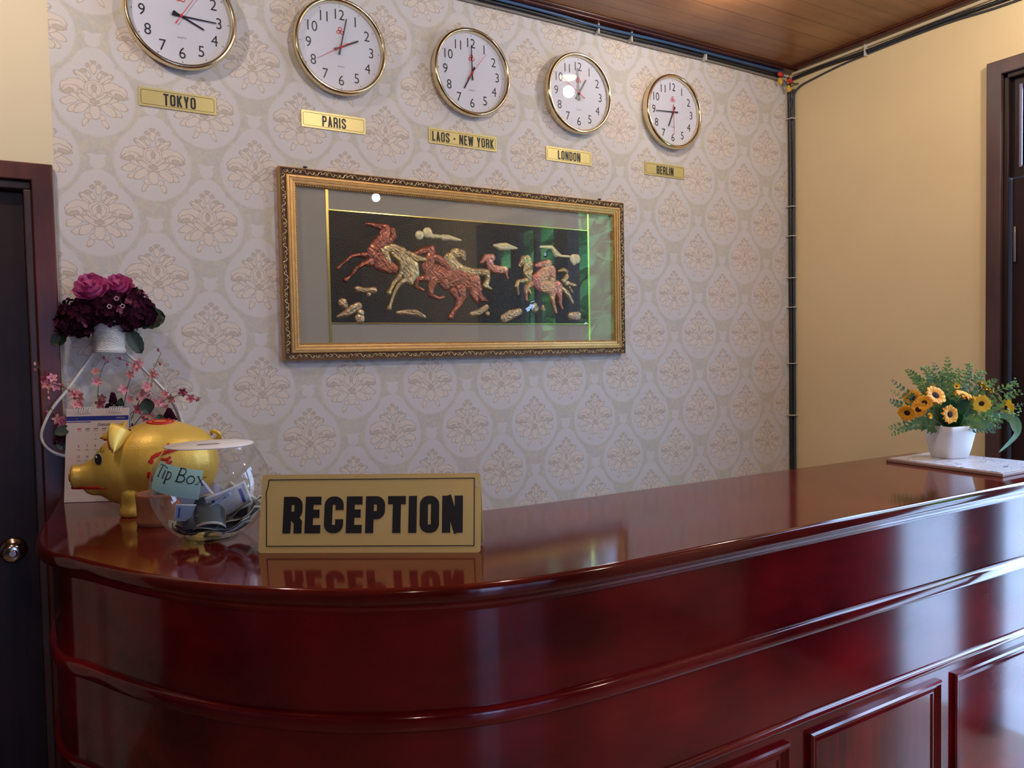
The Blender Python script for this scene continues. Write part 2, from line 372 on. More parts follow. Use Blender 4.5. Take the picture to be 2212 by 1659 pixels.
def wallpaper():
    m = bpy.data.materials.new('damask_wallpaper'); m.use_nodes = True
    nt = m.node_tree; N = nt.nodes; L = nt.links; b = N['Principled BSDF']
    b.inputs['Roughness'].default_value = 0.62; b.inputs['Specular IOR Level'].default_value = 0.25
    def math_(op, a, c=None, d=None):
        n = N.new('ShaderNodeMath'); n.operation = op
        for i, q in enumerate((a, c, d)):
            if q is None: continue
            if isinstance(q, (int, float)): n.inputs[i].default_value = q
            else: L.new(q, n.inputs[i])
        return n.outputs[0]
    tc = N.new('ShaderNodeTexCoord'); sp = N.new('ShaderNodeSeparateXYZ'); L.new(tc.outputs['Object'], sp.inputs[0])
    PX, PZ = 0.293, 0.34
    x = math_('SUBTRACT', sp.outputs[0], 0.588); z = math_('SUBTRACT', sp.outputs[2], 1.435)
    colf = math_('DIVIDE', x, PX/2); ci = math_('ROUND', colf); odd = math_('ABSOLUTE', math_('MODULO', ci, 2.0))
    u = math_('ABSOLUTE', math_('MULTIPLY', math_('SUBTRACT', colf, ci), PX/2))       # within the half column, mirrored
    # two candidate lattices: motif of this column, and of the next one
    zc = math_('ADD', math_('DIVIDE', z, PZ), math_('MULTIPLY', odd, 0.5))
    v = math_('MULTIPLY', math_('SUBTRACT', zc, math_('ROUND', zc)), PZ)
    zc2 = math_('ADD', zc, 0.5)
    v2 = math_('MULTIPLY', math_('SUBTRACT', zc2, math_('ROUND', zc2)), PZ)
    u2 = math_('SUBTRACT', PX/2, u)
    nz = N.new('ShaderNodeTexNoise'); nz.inputs['Scale'].default_value = 60; nz.inputs['Detail'].default_value = 3
    L.new(tc.outputs['Object'], nz.inputs['Vector'])
    wob = math_('MULTIPLY', math_('SUBTRACT', nz.outputs[0], 0.5), 0.010)
    def comb(a, c):
        n = N.new('ShaderNodeCombineXYZ'); L.new(a, n.inputs[0]); L.new(c, n.inputs[1]); return n.outputs[0]
    p1 = comb(math_('ADD', u, wob), math_('ADD', v, wob)); p2 = comb(math_('ADD', u2, wob), math_('ADD', v2, wob))
    def ell(P, cx, cy, rx, ry, ang):
        mp = N.new('ShaderNodeMapping'); mp.vector_type = 'TEXTURE'
        mp.inputs['Location'].default_value = (cx,cy,0); mp.inputs['Rotation'].default_value = (0,0,radians(ang)); mp.inputs['Scale'].default_value = (rx,ry,1)
        L.new(P, mp.inputs[0]); ln = N.new('ShaderNodeVectorMath'); ln.operation = 'LENGTH'; L.new(mp.outputs[0], ln.inputs[0])
        return ln.outputs['Value']
    def rng(q, a, c, d=0.0, e=1.0):
        n = N.new('ShaderNodeMapRange'); L.new(q, n.inputs[0])
        for k, val in enumerate((a,c,d,e)): n.inputs[1+k].default_value = val
        return n.outputs[0]
    def mixc(f, A, B):
        n = N.new('ShaderNodeMix'); n.data_type = 'RGBA'
        if isinstance(f, float): n.inputs[0].default_value = f
        else: L.new(f, n.inputs[0])
        for k, q in ((6,A),(7,B)):
            if isinstance(q, tuple): n.inputs[k].default_value = q
            else: L.new(q, n.inputs[k])
        return n.outputs[2]
    pale = srgb(209,205,206); peach = srgb(218,207,198); line = srgb(180,168,158); dk = srgb(195,183,170)
    # cloudy scrolled ground between the ogee rings
    n1 = N.new('ShaderNodeTexNoise'); n1.inputs['Scale'].default_value = 34; n1.inputs['Detail'].default_value = 5; n1.inputs['Distortion'].default_value = 1.5
    L.new(tc.outputs['Object'], n1.inputs['Vector'])
    g = mixc(rng(n1.outputs[0], .42, .58), srgb(193,191,187), srgb(204,198,184))
    vo = N.new('ShaderNodeTexVoronoi'); vo.feature = 'DISTANCE_TO_EDGE'; vo.inputs['Scale'].default_value = 42
    dv = N.new('ShaderNodeVectorMath'); dv.operation = 'ADD'
    sc_ = N.new('ShaderNodeVectorMath'); sc_.operation = 'SCALE'; sc_.inputs['Scale'].default_value = 0.05
    L.new(n1.outputs[1], sc_.inputs[0]); L.new(tc.outputs['Object'], dv.inputs[0]); L.new(sc_.outputs[0], dv.inputs[1]); L.new(dv.outputs[0], vo.inputs['Vector'])
    g = mixc(math_('MULTIPLY', rng(vo.outputs['Distance'], .09, .02), .30), g, srgb(186,176,168))
    # pale ogee ring round each motif, pointed at the top
    col = g
    for P in (p1, p2):
        o1 = ell(P, 0, -.012, .104, .108, 0); o2 = ell(P, 0, .045, .060, .083, 0)
        q = math_('MINIMUM', o1, o2)
        col = mixc(rng(q, 1.03, .97), col, pale)
        st = ell(P, 0, .148, .020, .020, 0); col = mixc(rng(st, 1.05, .9), col, pale)
        st = ell(P, .014, .166, .020, .007, 50); col = mixc(rng(st, 1.1, .9), col, pale)
    petals = [(.024,-.080,.017,.007,-62,0),(.017,-.066,.010,.009,0,0),(.0,-.052,.014,.022,0,0),(.054,-.049,.017,.009,-32,0),(.034,-.045,.024,.012,-38,0),(.062,-.027,.024,.011,-22,0),
              (.062,.000,.024,.010,-8,0),(.052,.013,.034,.021,-14,0),(.060,.004,.022,.012,-14,0),(.064,-.002,.014,.007,-14,1),(.040,-.016,.024,.007,18,0),(.022,-.020,.026,.008,32,0),(.018,-.006,.022,.006,40,0),
              (.030,.042,.022,.009,38,0),(.034,.038,.018,.004,38,0),(.014,.050,.012,.006,62,0),(.0,.012,.026,.024,0,0),(.0,.010,.019,.020,0,0),(.0,.014,.0065,.011,0,1),(.0,-.006,.008,.009,0,0),(.0,-.024,.012,.006,0,1),
              (.026,.060,.009,.005,-15,1),(.015,.076,.006,.0065,0,1),(.0,.068,.008,.015,0,0),(.0,.088,.008,.005,0,1)]
    near = math_('LESS_THAN', ell(p1, 0, -.004, .09, .098, 0), ell(p2, 0, -.004, .09, .098, 0))
    pm = N.new('ShaderNodeMix'); pm.data_type = 'VECTOR'; L.new(near, pm.inputs[0]); L.new(p2, pm.inputs[4]); L.new(p1, pm.inputs[5]); P = pm.outputs[1]
    for cx, cy, rx, ry, an, kk in petals:
        q = ell(P, cx, cy, rx, ry, an); s = max(0.0019/min(rx,ry), .05)
        col = mixc(rng(q, 1.0+s*.6, 1.0), col, line)
        col = mixc(rng(q, 1.0-s*.2, 1.0-s*1.0), col, dk if kk else peach)
    fade = N.new('ShaderNodeTexNoise'); fade.inputs['Scale'].default_value = 320; L.new(tc.outputs['Object'], fade.inputs['Vector'])
    col = mixc(math_('MULTIPLY', rng(fade.outputs[0], .4, .6), .16), col, srgb(182,170,162))
    L.new(col, b.inputs['Base Color'])
    bp = N.new('ShaderNodeBump'); bp.inputs['Strength'].default_value = .12; bp.inputs['Distance'].default_value = .001
    L.new(fade.outputs[0], bp.inputs['Height']); L.new(bp.outputs[0], b.inputs['Normal'])
    return m
M_wallpaper = wallpaper()

# ---------------------------------------------------------------- room
ZC = 2.84; XR = 3.10; XL = -2.3; YB = 2.5; YF = -3.4; T = 0.12
struct('floor', MB().box(XL-T, XR+T, YF-T, YB+T, -0.1, 0.0), M_floor)
def ceiling_mat():
    m = wood('ceiling_planks', srgb(158,108,66), srgb(120,76,44), 0.3, 0.0, 'X', 1.5, 16.0)
    nt = m.node_tree; N = nt.nodes; L = nt.links; b = N['Principled BSDF']
    tc = N.new('ShaderNodeTexCoord'); sp = N.new('ShaderNodeSeparateXYZ'); L.new(tc.outputs['Object'], sp.inputs[0])
    a = N.new('ShaderNodeMath'); a.operation = 'MULTIPLY'; a.inputs[1].default_value = 1/0.098; L.new(sp.outputs[1], a.inputs[0])
    fr = N.new('ShaderNodeMath'); fr.operation = 'FRACT'; L.new(a.outputs[0], fr.inputs[0])
    lt = N.new('ShaderNodeMath'); lt.operation = 'LESS_THAN'; lt.inputs[1].default_value = 0.06; L.new(fr.outputs[0], lt.inputs[0])
    src = b.inputs['Base Color'].links[0].from_socket
    mx = N.new('ShaderNodeMix'); mx.data_type = 'RGBA'; mx.inputs[7].default_value = srgb(74,40,22)
    ml = N.new('ShaderNodeMath'); ml.operation = 'MULTIPLY'; ml.inputs[1].default_value = .6; L.new(lt.outputs[0], ml.inputs[0])
    L.new(ml.outputs[0], mx.inputs[0]); L.new(src, mx.inputs[6]); L.new(mx.outputs[2], b.inputs['Base Color'])
    return m
struct('ceiling', MB().box(XL-T, XR+T, YF-T, YB+T, ZC, ZC+0.1), ceiling_mat())
struct('wall_back', MB().box(0.042, XR+T, YB, YB+T, 0, ZC), M_wallpaper)
DX0, DX1, DZ = -0.93, -0.014, 2.02          # left door opening
struct('wall_door', MB().box(DX1, 0.042, YB+.0005, YB+T, 0, ZC).box(DX0, DX1, YB+.0005, YB+T, DZ, ZC).box(XL-T, DX0, YB+.0005, YB+T, 0, ZC).box(DX0, DX1, YB+.09, YB+T, 0, DZ), M_cream)
struct('wall_left', MB().box(XL-T, XL, YF-T, YB, 0, ZC), M_panelw)
GX0, GX1, GZ = -.40, 2.40, 2.30            # glazed shopfront behind the photographer
struct('wall_front', MB().box(XL, GX0, YF-T, YF, 0, ZC).box(GX1, XR, YF-T, YF, 0, ZC).box(GX0, GX1, YF-T, YF, GZ, ZC), M_panelw)
OY0, OY1, OZ = -0.60, 1.53, 2.527           # doorway in the right wall
struct('wall_right', MB().box(XR, XR+T, OY1, YB, 0, ZC).box(XR, XR+T, YF-T, OY0, 0, ZC).box(XR, XR+T, OY0, OY1, OZ, ZC), M_tan)
# cornice strips along the back and right wall
struct('trim_1', MB().box(XL, XR, YB-0.055, YB, ZC-0.012, ZC).box(XL, XR, YB-0.072, YB-0.055, ZC-0.006, ZC), M_ceiltrim, 0.003)
struct('trim_2', MB().box(XR-0.055, XR, YF, YB-0.072, ZC-0.012, ZC).box(XR-0.072, XR-0.055, YF, YB-0.072, ZC-0.006, ZC), M_ceiltrim, 0.003)
struct('trim_3', MB().box(XR-0.022, XR, YB-0.006, YB, 0, ZC-0.012), M_trunk)

# left door: dark leaf in a red-brown casing
d1 = tag(empty('door_1', (0,0,0)), kind='structure')
cz = 2.067
mb = MB()
casing = [(0,0),(0,-.020),(.006,-.026),(.048,-.026),(.052,-.020),(.052,0)]
for (xa, xb) in ((0.038, DX1), (DX0-.052, DX0)):
    mb.box(min(xa,xb), max(xa,xb), YB-.026, YB, 0, cz)
mb.box(DX0-.052, 0.038, YB-.0262, YB, DZ, cz)
mb.build('door_casing', M_casing, d1, 0.003)
mb = MB().box(DX1-.020, DX1, YB-.006, YB+.09, 0, DZ-.022).box(DX0, DX0+.020, YB-.006, YB+.09, 0, DZ-.022).box(DX0, DX1, YB-.006, YB+.09, DZ-.022, DZ)
mb.build('door_jamb', M_casing2, d1, 0.004)
mb = MB().box(DX0+.022, DX1-.022, YB+.035, YB+.08, 0.005, DZ-.026)
for z0, z1 in ((.15,.80),(1.10,1.90)):
    for x0, x1 in ((DX0+.12, DX0+.42),(DX0+.50, DX1-.14)):
        rect_frame(mb, x0, x1, z0, z1, [(0,YB+.036),(.01,YB+.028),(.02,YB+.030),(.03,YB+.036)])
lf = mb.build('door_leaf', M_door, d1, 0.0)
kn = MB().lathe([(.030,0),(.034,.003),(.030,.008),(.014,.012),(.011,.028),(.020,.036),(.027,.046),(.026,.056),(.018,.062),(.012,.060),(.008,.063)], 24, Matrix.Translation((-.094,YB+.035,1.008)) @ Matrix.Rotation(radians(90),4,'X'))
kn.build('door_knob', M_chrome, d1)

# right doorway: dark casing, glazed transom, leaves
d2 = tag(empty('door_2', (0,0,0)), kind='structure')
mb = MB()
mb.box(XR-.022, XR, OY1, OY1+.053, 0, OZ+.053).box(XR-.022, XR, OY0-.053, OY0, 0, OZ+.053).box(XR-.0222, XR, OY0-.053, OY1+.053, OZ, OZ+.053)
mb.build('door_casing', M_casing2, d2, 0.003)
mb = MB().box(XR-.006, XR+T, OY1-.018, OY1, 0, OZ).box(XR-.006, XR+T, OY0, OY0+.018, 0, OZ).box(XR-.006, XR+T, OY0, OY1, OZ-.018, OZ)
mb.box(XR-.004, XR+T-.02, .45, .61, 0, OZ-.018)
mb.build('door_jamb', M_door, d2, 0.003)
M_X = XR+.02
def leaf(name, y0, y1, z0, z1, holes, parent, M=None):
    mb = MB(); t0, t1 = M_X, M_X+.04
    ys = sorted(set([y0,y1]+[h[0] for h in holes]+[h[1] for h in holes])); zs = sorted(set([z0,z1]+[h[2] for h in holes]+[h[3] for h in holes]))
    for i in range(len(ys)-1):
        for j in range(len(zs)-1):
            cy, cz_ = (ys[i]+ys[i+1])/2, (zs[j]+zs[j+1])/2
            if not any(h[0]<cy<h[1] and h[2]<cz_<h[3] for h in holes): mb.box(t0,t1,ys[i],ys[i+1],zs[j],zs[j+1],M)
    return mb.build(name, M_door, parent)
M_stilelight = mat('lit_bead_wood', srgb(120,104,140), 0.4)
trs = leaf('transom_frame', 1.15, OY1-.018, 2.145, OZ-.018, [(1.20,1.475,2.185,2.475)], d2)
gl = MB().box(M_X+.018, M_X+.022, 1.198, 1.477, 2.183, 2.477).build('transom_pane', M_glassd, trs)
MB().box(M_X-.006, M_X+.02, 1.475, 1.484, 2.178, 2.482).box(M_X-.006, M_X+.02, 1.191, 1.20, 2.178, 2.482).build('transom_bead', M_stilelight, trs)
l1 = leaf('door_leaf', 1.15, OY1-.022, .01, 2.14, [], d2)
MB().tube([(M_X-.006,1.497,1.83),(M_X-.006,1.497,1.96)], .006, 8).build('hinge_pin', M_chrome, l1)
l2 = leaf('door_leaf', OY0+.02, .19, .01, 2.14, [(-.04,.15,1.35,2.08)], d2)
MB().box(M_X+.018, M_X+.022, -.042, .152, 1.348, 2.082).build('door_pane', M_glassd, l2)
t2 = leaf('transom_frame', OY0+.02, .19, 2.145, OZ-.018, [(-.40,-.18,2.19,2.34),(-.04,.15,2.19,2.45)], d2)
MB().box(M_X+.018, M_X+.022, -.402, -.178, 2.188, 2.342).box(M_X+.018, M_X+.022, -.042, .152, 2.188, 2.452).build('transom_pane', M_glassd, t2)

# street side
w1 = tag(empty('window_1', (0,0,0)), kind='structure')
mb = MB()
for xx in (GX0, -.02, .90, 1.62, GX1-.05): mb.box(xx, xx+.05, YF-.08, YF-.02, 0, GZ)
mb.box(GX0, GX1, YF-.0805, YF-.0195, GZ-.05, GZ).box(GX0, GX1, YF-.0805, YF-.0195, 0, .06)
mb.build('window_frame', M_door, w1, .003)
for xa, xb, gm in ((GX0+.05,-.02,M_glasst),(.03,.90,M_glasst2),(.95,1.62,M_glasst),(1.67,GX1-.05,M_glasst)):
    MB().box(xa, xb, YF-.052, YF-.048, .06, GZ-.05).build('window_pane', gm, w1)
struct('ground', MB().box(-14, 18, -16, 14, -.30, -.12), M_ground)
def tree(x, y, z, r, seed, label):
    rnd = random.Random(seed); t = tag(empty('street_tree', (x,y,-.12)), label, 'tree')
    MB().tube([(0,0,0),(.05,.05,z*.5),(0,0,z)], [.10,.08,.05], 8).build('trunk', M_bark, t)
    mb = MB()
    for i in range(4200):
        a = rnd.uniform(0,2*pi); b_ = rnd.uniform(-1,1); rr = r*rnd.uniform(.45,1)**.6
        c = Vector((rr*cos(a)*sqrt(1-b_*b_), rr*sin(a)*sqrt(1-b_*b_), z+rr*.8*b_)); s = rnd.uniform(.13,.25)
        n = Vector((rnd.gauss(0,1),rnd.gauss(0,1),rnd.gauss(0,1))).normalized(); u = n.orthogonal().normalized(); v = n.cross(u)
        mb.add([c-u*s, c-v*s*.45, c+u*s, c+v*s*.45], [(0,1,2,3)])
    mb.build('foliage', M_tree, t)
tree(6.2, -5.2, 2.5, 2.3, 1, 'green leafy street tree nearest the doorway, seen mirrored in the picture glass')
tree(11.6, -5.4, 2.6, 2.2, 2, 'green street tree farther along the street, left of the first in the mirror image')

# portal for the daylight that comes through the doorway, and the ceiling lamps
def portal(y0, y1, z0, z1):
    ld = bpy.data.lights.new('doorway_daylight','AREA'); ld.shape = 'RECTANGLE'; ld.size = z1-z0; ld.size_y = y1-y0
    ld.cycles.is_portal = True
    o = bpy.data.objects.new('doorway_daylight', ld); COL.objects.link(o)
    o.location = (XR+T+.01, (y0+y1)/2, (z0+z1)/2); o.rotation_euler = (0, radians(90), 0)
    return o
portal(OY0, OY1, 0, OZ)
p2_ = portal(GX0, GX1, 0, GZ); p2_.location = ((GX0+GX1)/2, YF-T-.01, GZ/2); p2_.rotation_euler = (radians(90), 0, 0); p2_.data.size = GX1-GX0; p2_.data.size_y = GZ
def lamp(x, y, power, label, rad=.03):
    t = tag(empty('ceiling_lamp', (x,y,ZC)), label, 'lamp', 'round ceiling lamps')
    MB().lathe([(.062,0),(.062,-.012),(.052,-.020),(.048,-.014)], 32).build('lamp_ring', M_white, t)
    g = MB().lathe([(.048,-.012),(.036,-.026),(.0,-.032)], 32, cap0=False).build('lamp_diffuser', M_lampglow, t)
    ld = bpy.data.lights.new('lamp_light','POINT'); ld.energy = power; ld.color = (1.0,.87,.73); ld.shadow_soft_size = rad
    o = bpy.data.objects.new('lamp_light', ld); COL.objects.link(o); o.parent = t; o.location = (0,0,-.09)
M_lampglow = mat('lamp_diffuser_glow', (1,.95,.85,1), .5, emit=((1,.85,.65,1), 12.0))
lamp(-.30, 1.75, 17, 'round ceiling lamp above the dark left door')
lamp(2.70, 1.00, 12, 'round ceiling lamp above the right end of the counter')
lamp(2.15, 1.93, 5.5, 'round ceiling lamp nearest the wall, mirrored in the London clock glass')
lamp(1.15, 1.10, 19, 'round ceiling lamp over the middle of the counter')
lamp(-1.0, -1.5, 24, 'added round fill lamp behind the photographer, over the left of the lobby')  # unseen lamp, added to brighten the counter front
lamp(2.24, -.72, 23, 'round ceiling lamp behind the photographer, over the right of the lobby')

# ---------------------------------------------------------------- reception counter
CT = 1.15
front = crom([(.022,2.494),(.004,2.30),(-.016,2.12),(-.030,1.96),(-.026,1.84),(-.004,1.755),(.036,1.68),(.086,1.575),(.15,1.46),(.233,1.342),(.32,1.252),(.41,1.182),(.50,1.130),(.60,1.090),(.70,1.070),(.82,1.060),(.95,1.056)], 5)
front = [(p[0],p[1]) for p in [v.to_2d() if hasattr(v,'to_2d') else v for v in front]] if False else [(p[0],p[1]) for p in front]
front += [(1.2,1.055),(1.6,1.055),(2.0,1.053),(2.55,1.050),(2.585,1.052),(2.600,1.066)]
inner = [(2.600,1.575)] + [(p[0],p[1]) for p in crom([(2.55,1.578),(1.6,1.592),(1.05,1.600),(.85,1.622),(.68,1.68),(.54,1.79),(.46,1.92),(.435,2.06),(.432,2.494)], 5)]
outline = front+inner
ctr = tag(empty('reception_counter', (1.2,1.4,0)), 'glossy dark red mahogany reception counter with a curved left end and panelled front', 'counter')
def loc(mb, name, m, par, bevel=0.0, origin=(1.2,1.4,0)):
    o = mb.build(name, m, None, bevel)
    o.data.transform(Matrix.Translation((-origin[0],-origin[1],-origin[2]))); o.parent = par
    return o
mb = MB(); slab(mb, outline, [(-.020,CT-.030),(-.010,CT-.030),(-.004,CT-.0285),(-.001,CT-.025),(0,CT-.020),(0,CT-.012),(-.001,CT-.006),(-.004,CT-.0015),(-.008,CT)], True)
loc(mb, 'countertop', M_countertop, ctr)
body = offset_poly(outline, -.028)
mb = MB(); slab(mb, body, [(0,0.0),(0,CT-.030)], True)
bd = loc(mb, 'counter_body', M_counter, ctr)
fr = [tuple(p) for p in offset_poly(outline,-.028)][:len(front)]
def half_round(z, h, d): return [(-.002,z-h/2)]+[(d*cos(a), z+h/2*sin(a)) for a in [radians(-90+20*i) for i in range(10)]]+[(-.002,z+h/2)]
mb = MB(); sweep(mb, fr[1:], [(-.002,.903),(.006,.903),(.010,.906),(.012,.911),(.012,.925),(.0105,.931),(.006,.9345),(-.002,.9345)]); loc(mb, 'middle_moulding', M_counter, ctr)
mb = MB(); sweep(mb, fr[1:], [(-.002,.712),(.005,.712),(.009,.716),(.010,.721),(.008,.727),(-.002,.730)]); loc(mb, 'lower_moulding', M_counter, ctr)
mb = MB(); sweep(mb, fr[1:], [(-.002,.0),(.012,.0),(.012,.085),(.006,.095),(-.002,.095)]); loc(mb, 'plinth', M_counter, ctr)
mb = MB(); sweep(mb, fr[1:], [(-.002,CT-.052),(.004,CT-.050),(.008,CT-.040),(.014,CT-.032),(.016,CT-.0302),(-.002,CT-.0302)]); loc(mb, 'cove_moulding', M_counter, ctr)
yf = 1.083
for k, (xa, xb) in enumerate(((.822,1.323),(1.390,1.891),(1.953,2.454))):
    mb = MB()
    rect_frame(mb, xa, xb, .13, .687, [(0,yf+.003),(0,yf-.010),(.004,yf-.014),(.008,yf-.014),(.012,yf-.008),(.015,yf-.008),(.019,yf-.003),(.026,yf-.005),(.029,yf-.005),(.031,yf-.001),(.034,yf-.001),(.036,yf+.003)])
    p = loc(mb, 'panel_moulding', M_counter, ctr)
    mb = MB().box(xa+.034, xb-.034, yf-.0012, yf+.004, .164, .653); loc(mb, 'front_panel', M_panel, ctr)

# ---------------------------------------------------------------- RECEPTION sign
sg = tag(empty('reception_sign', ((.338+.690)/2, (1.513+1.267)/2, CT), atan2(1.267-1.513, .690-.338)), 'brass tent sign reading RECEPTION in bold black capitals, standing on the counter', 'sign')
lean = radians(13); W_, H_ = .43, .150
Ms = Matrix.Rotation(-lean, 4, 'X')
Mp = Ms @ Matrix(((1,0,0,0),(0,0,-1,-.0012),(0,1,0,H_/2),(0,0,0,1)))
mb = MB()
def rrect(w, h, r, n=5):
    return arc(w/2-r,h/2-r,r,r,0,90,n)+arc(-w/2+r,h/2-r,r,r,90,180,n)+arc(-w/2+r,-h/2+r,r,r,180,270,n)+arc(w/2-r,-h/2+r,r,r,270,360,n)
mb.prism([(x,z+H_/2) for x,z in rrect(W_,H_,.006)], -.001, .001, Ms)
mb.build('sign_plate', M_brass, sg)
MB().prism([(x,z+H_/2) for x,z in rrect(W_,H_*.96,.006)], -.001, .001, Matrix.Translation((0,2*H_*sin(lean),0)) @ Matrix.Rotation(lean,4,'X')).build('rear_plate', M_brass, sg)
mb = MB(); lettering(mb, 'RECEPTION', .070, .0375, .0158, .0058, Mp @ Matrix.Translation((.006,-.003,0))); mb.build('lettering', M_black, sg)
mb = MB()
bl = [(-W_/2+.016,-H_/2+.013),(W_/2-.012,-H_/2+.013),(W_/2-.012,H_/2-.010),(-W_/2+.014,H_/2-.010),(-W_/2+.013,H_/2-.022),(-W_/2+.0095,H_/2-.036),(-W_/2+.0115,H_/2-.055)]
ribbon(mb, bl, .0016, True, Mp); mb.build('border_line', M_black, sg)
ribbon_mb = MB(); ribbon(ribbon_mb, arc(W_/2-.004, H_/2-.020, .0055, .006, 75, 285, 8), [.0004,.001,.0016,.002,.002,.002,.0016,.001,.0004], False, Mp)
ribbon_mb.build('scratch_mark', M_white, sg)

# ---------------------------------------------------------------- clocks and city plates
def numeral_mesh(k, rad=.106, size=.0470):
    mb = MB(); a = radians(90-30*k); vs, fs = text_geo(str(k), size, .90, .0)
    cx = (min(v[0] for v in vs)+max(v[0] for v in vs))/2; cy = (min(v[1] for v in vs)+max(v[1] for v in vs))/2
    mb.add([(v[0]-cx+rad*cos(a), v[1]-cy+rad*sin(a), 0) for v in vs], fs); return mb
def tick_mesh():
    mb = MB()
    for k in range(12):
        a = radians(30*k); mb.add([(r*cos(a)-s*.0012*sin(a), r*sin(a)+s*.0012*cos(a), 0) for r, s in ((.131,-1),(.131,1),(.1345,1),(.1345,-1))], [(0,1,2,3)])
    vs, fs = text_geo('QUARTZ', .006, 1.0); mb.add([(v[0],v[1]-.062,0) for v in vs], fs)
    return mb
def hand(mb, ang, l, tail, w0, w1, z):
    a = radians(90-ang); d = Vector((cos(a),sin(a))); n = Vector((-d.y,d.x))
    pts = [d*(-tail)+n*w0*.95, d*(-tail)-n*w0*.95, d*(-tail*.35)-n*w0*.55, d*l-n*w1, d*l+n*w1, d*(-tail*.35)+n*w0*.55]
    mb.add([(p.x,p.y,z) for p in pts]+[(p.x,p.y,z+.0012) for p in pts], [(5,4,3,2,1,0),(6,7,8,9,10,11)]+[(i,(i+1)%6,(i+1)%6+6,i+6) for i in range(6)])
CLX = [.382,.867,1.355,1.831,2.326]; CLZ = 1.0125+1.525
TIMES = [(114,91,33),(63,13,238),(209,359,38),(31,356,301),(203,266,179)]
DES = [('Tokyo','TOKYO','top edge cropped'),('Paris','PARIS','second from left'),('Laos and New York','LAOS - NEW YORK','middle of the row'),('London','LONDON','glare on its face'),('Berlin','BERLIN','nearest the room corner')]
base = {}
RC = .1555
def clockM(z): return Matrix(((1,0,0,0),(0,0,-1,-z),(0,1,0,0),(0,0,0,1)))
mb = MB().lathe([(RC-.006,0),(RC-.002,.010),(RC,.026),(RC,.034),(RC-.003,.041),(RC-.008,.0440),(RC-.012,.0415),(RC-.0145,.036),(RC-.0155,.026)], 64, clockM(0), False, False)
b0 = mb.build('clock_rim', M_gold); base['clock_rim'] = b0.data
b1 = MB().lathe([(0,.0),(RC-.010,.0),(RC-.010,.022),(RC-.012,.024),(0,.024)], 64, clockM(0), False, False, False).build('clock_face', M_face); base['clock_face'] = b1.data
tm = tick_mesh(); tm.v = [tuple(clockM(.0244) @ Vector(v)) for v in tm.v]; b2 = tm.build('dial_print', M_black, fix=False); base['dial_print'] = b2.data
NUMS = []
for k in range(1,13):
    nm_ = numeral_mesh(k); nm_.v = [tuple(clockM(.0244) @ Vector(v)) for v in nm_.v]; o_ = nm_.build('numeral', M_black, fix=False); NUMS.append(o_.data); bpy.data.objects.remove(o_)
mb = MB()
for dx, dy in ((0,.008),(-.0062,-.003),(.0062,-.003)): ribbon(mb, arc(dx,dy+.052,.0052,.0052,0,330,10), .0022, True, clockM(.0246))
b3 = mb.build('red_emblem', M_red); base['red_emblem'] = b3.data
b4 = MB().lathe([(RC-.0145,.036),(RC*.6,.0365),(RC*.3,.0368),(0,.0369)], 48, clockM(0), False, False).build('clock_glass', M_glass); base['clock_glass'] = b4.data
for o in (b0,b1,b2,b3,b4): bpy.data.objects.remove(o)
for i, x in enumerate(CLX):
    nm, txt, ds = DES[i]
    t = tag(empty('wall_clock', (x, YB, CLZ)), f'round gold rimmed wall clock above the {nm} plate, {ds}', 'clock', 'gold rimmed wall clocks')
    for k, m in (('clock_rim',M_gold),('clock_face',M_face),('dial_print',M_black),('red_emblem',M_red),('clock_glass',M_glass)):
        o = bpy.data.objects.new(k, base[k]); COL.objects.link(o); o.parent = t
    for me_ in NUMS:
        o = bpy.data.objects.new('numeral', me_); COL.objects.link(o); o.parent = t
    hh, mm, ss = TIMES[i]
    mb = MB(); hand(mb, hh, .068, .024, .0048, .0024, .027); mb.v = [tuple(clockM(0) @ Vector(v)) for v in mb.v]; mb.build('hour_hand', M_hand, t)
    mb = MB(); hand(mb, mm, .098, .026, .0036, .0014, .0288); mb.v = [tuple(clockM(0) @ Vector(v)) for v in mb.v]; mb.build('minute_hand', M_hand, t)
    mb = MB(); hand(mb, ss, .095, .030, .0019, .0005, .0304); mb.lathe([(.0042,.030),(.0042,.0325),(0,.0330)], 12, None, True, False)
    mb.v = [tuple(clockM(0) @ Vector(v)) for v in mb.v]; mb.build('second_hand', M_red, t)
PL = [((.262,.487),M_brassp),((.758,.964),M_brassp),((1.208,1.479),M_brassp),((1.695,1.912),M_brassp),((2.191,2.409),M_brassp)]
PLX = [(299,466),(651,789),(926.4,1072),(1180,1277),(1393,1478.5)]
def plate(i, x0, x1, ztop, h=.062):
    nm, txt, ds = DES[i]
    w_ = x1-x0
    t = tag(empty('city_plate', ((x0+x1)/2, YB, ztop-h/2)), f'brass name plate reading {txt}, mounted under the {nm} clock', 'name plate', 'city name plates')
    MB().prism(rrect(w_, h, .0015, 2), -.004, 0).build('plate', M_brassp, t)
    mb = MB(); ribbon(mb, rrect(w_-.012, h-.013, .005, 4), .0009, True, clockM(.004)); mb.build('border_line', M_black, t)
    gw = .0150; gp = .0038
    mb = MB(); lettering(mb, txt, .034, gw, .0052, gp, clockM(.0042) @ Matrix.Translation((0 if i != 0 else .004,-.001,0))); mb.build('lettering', M_black, t)

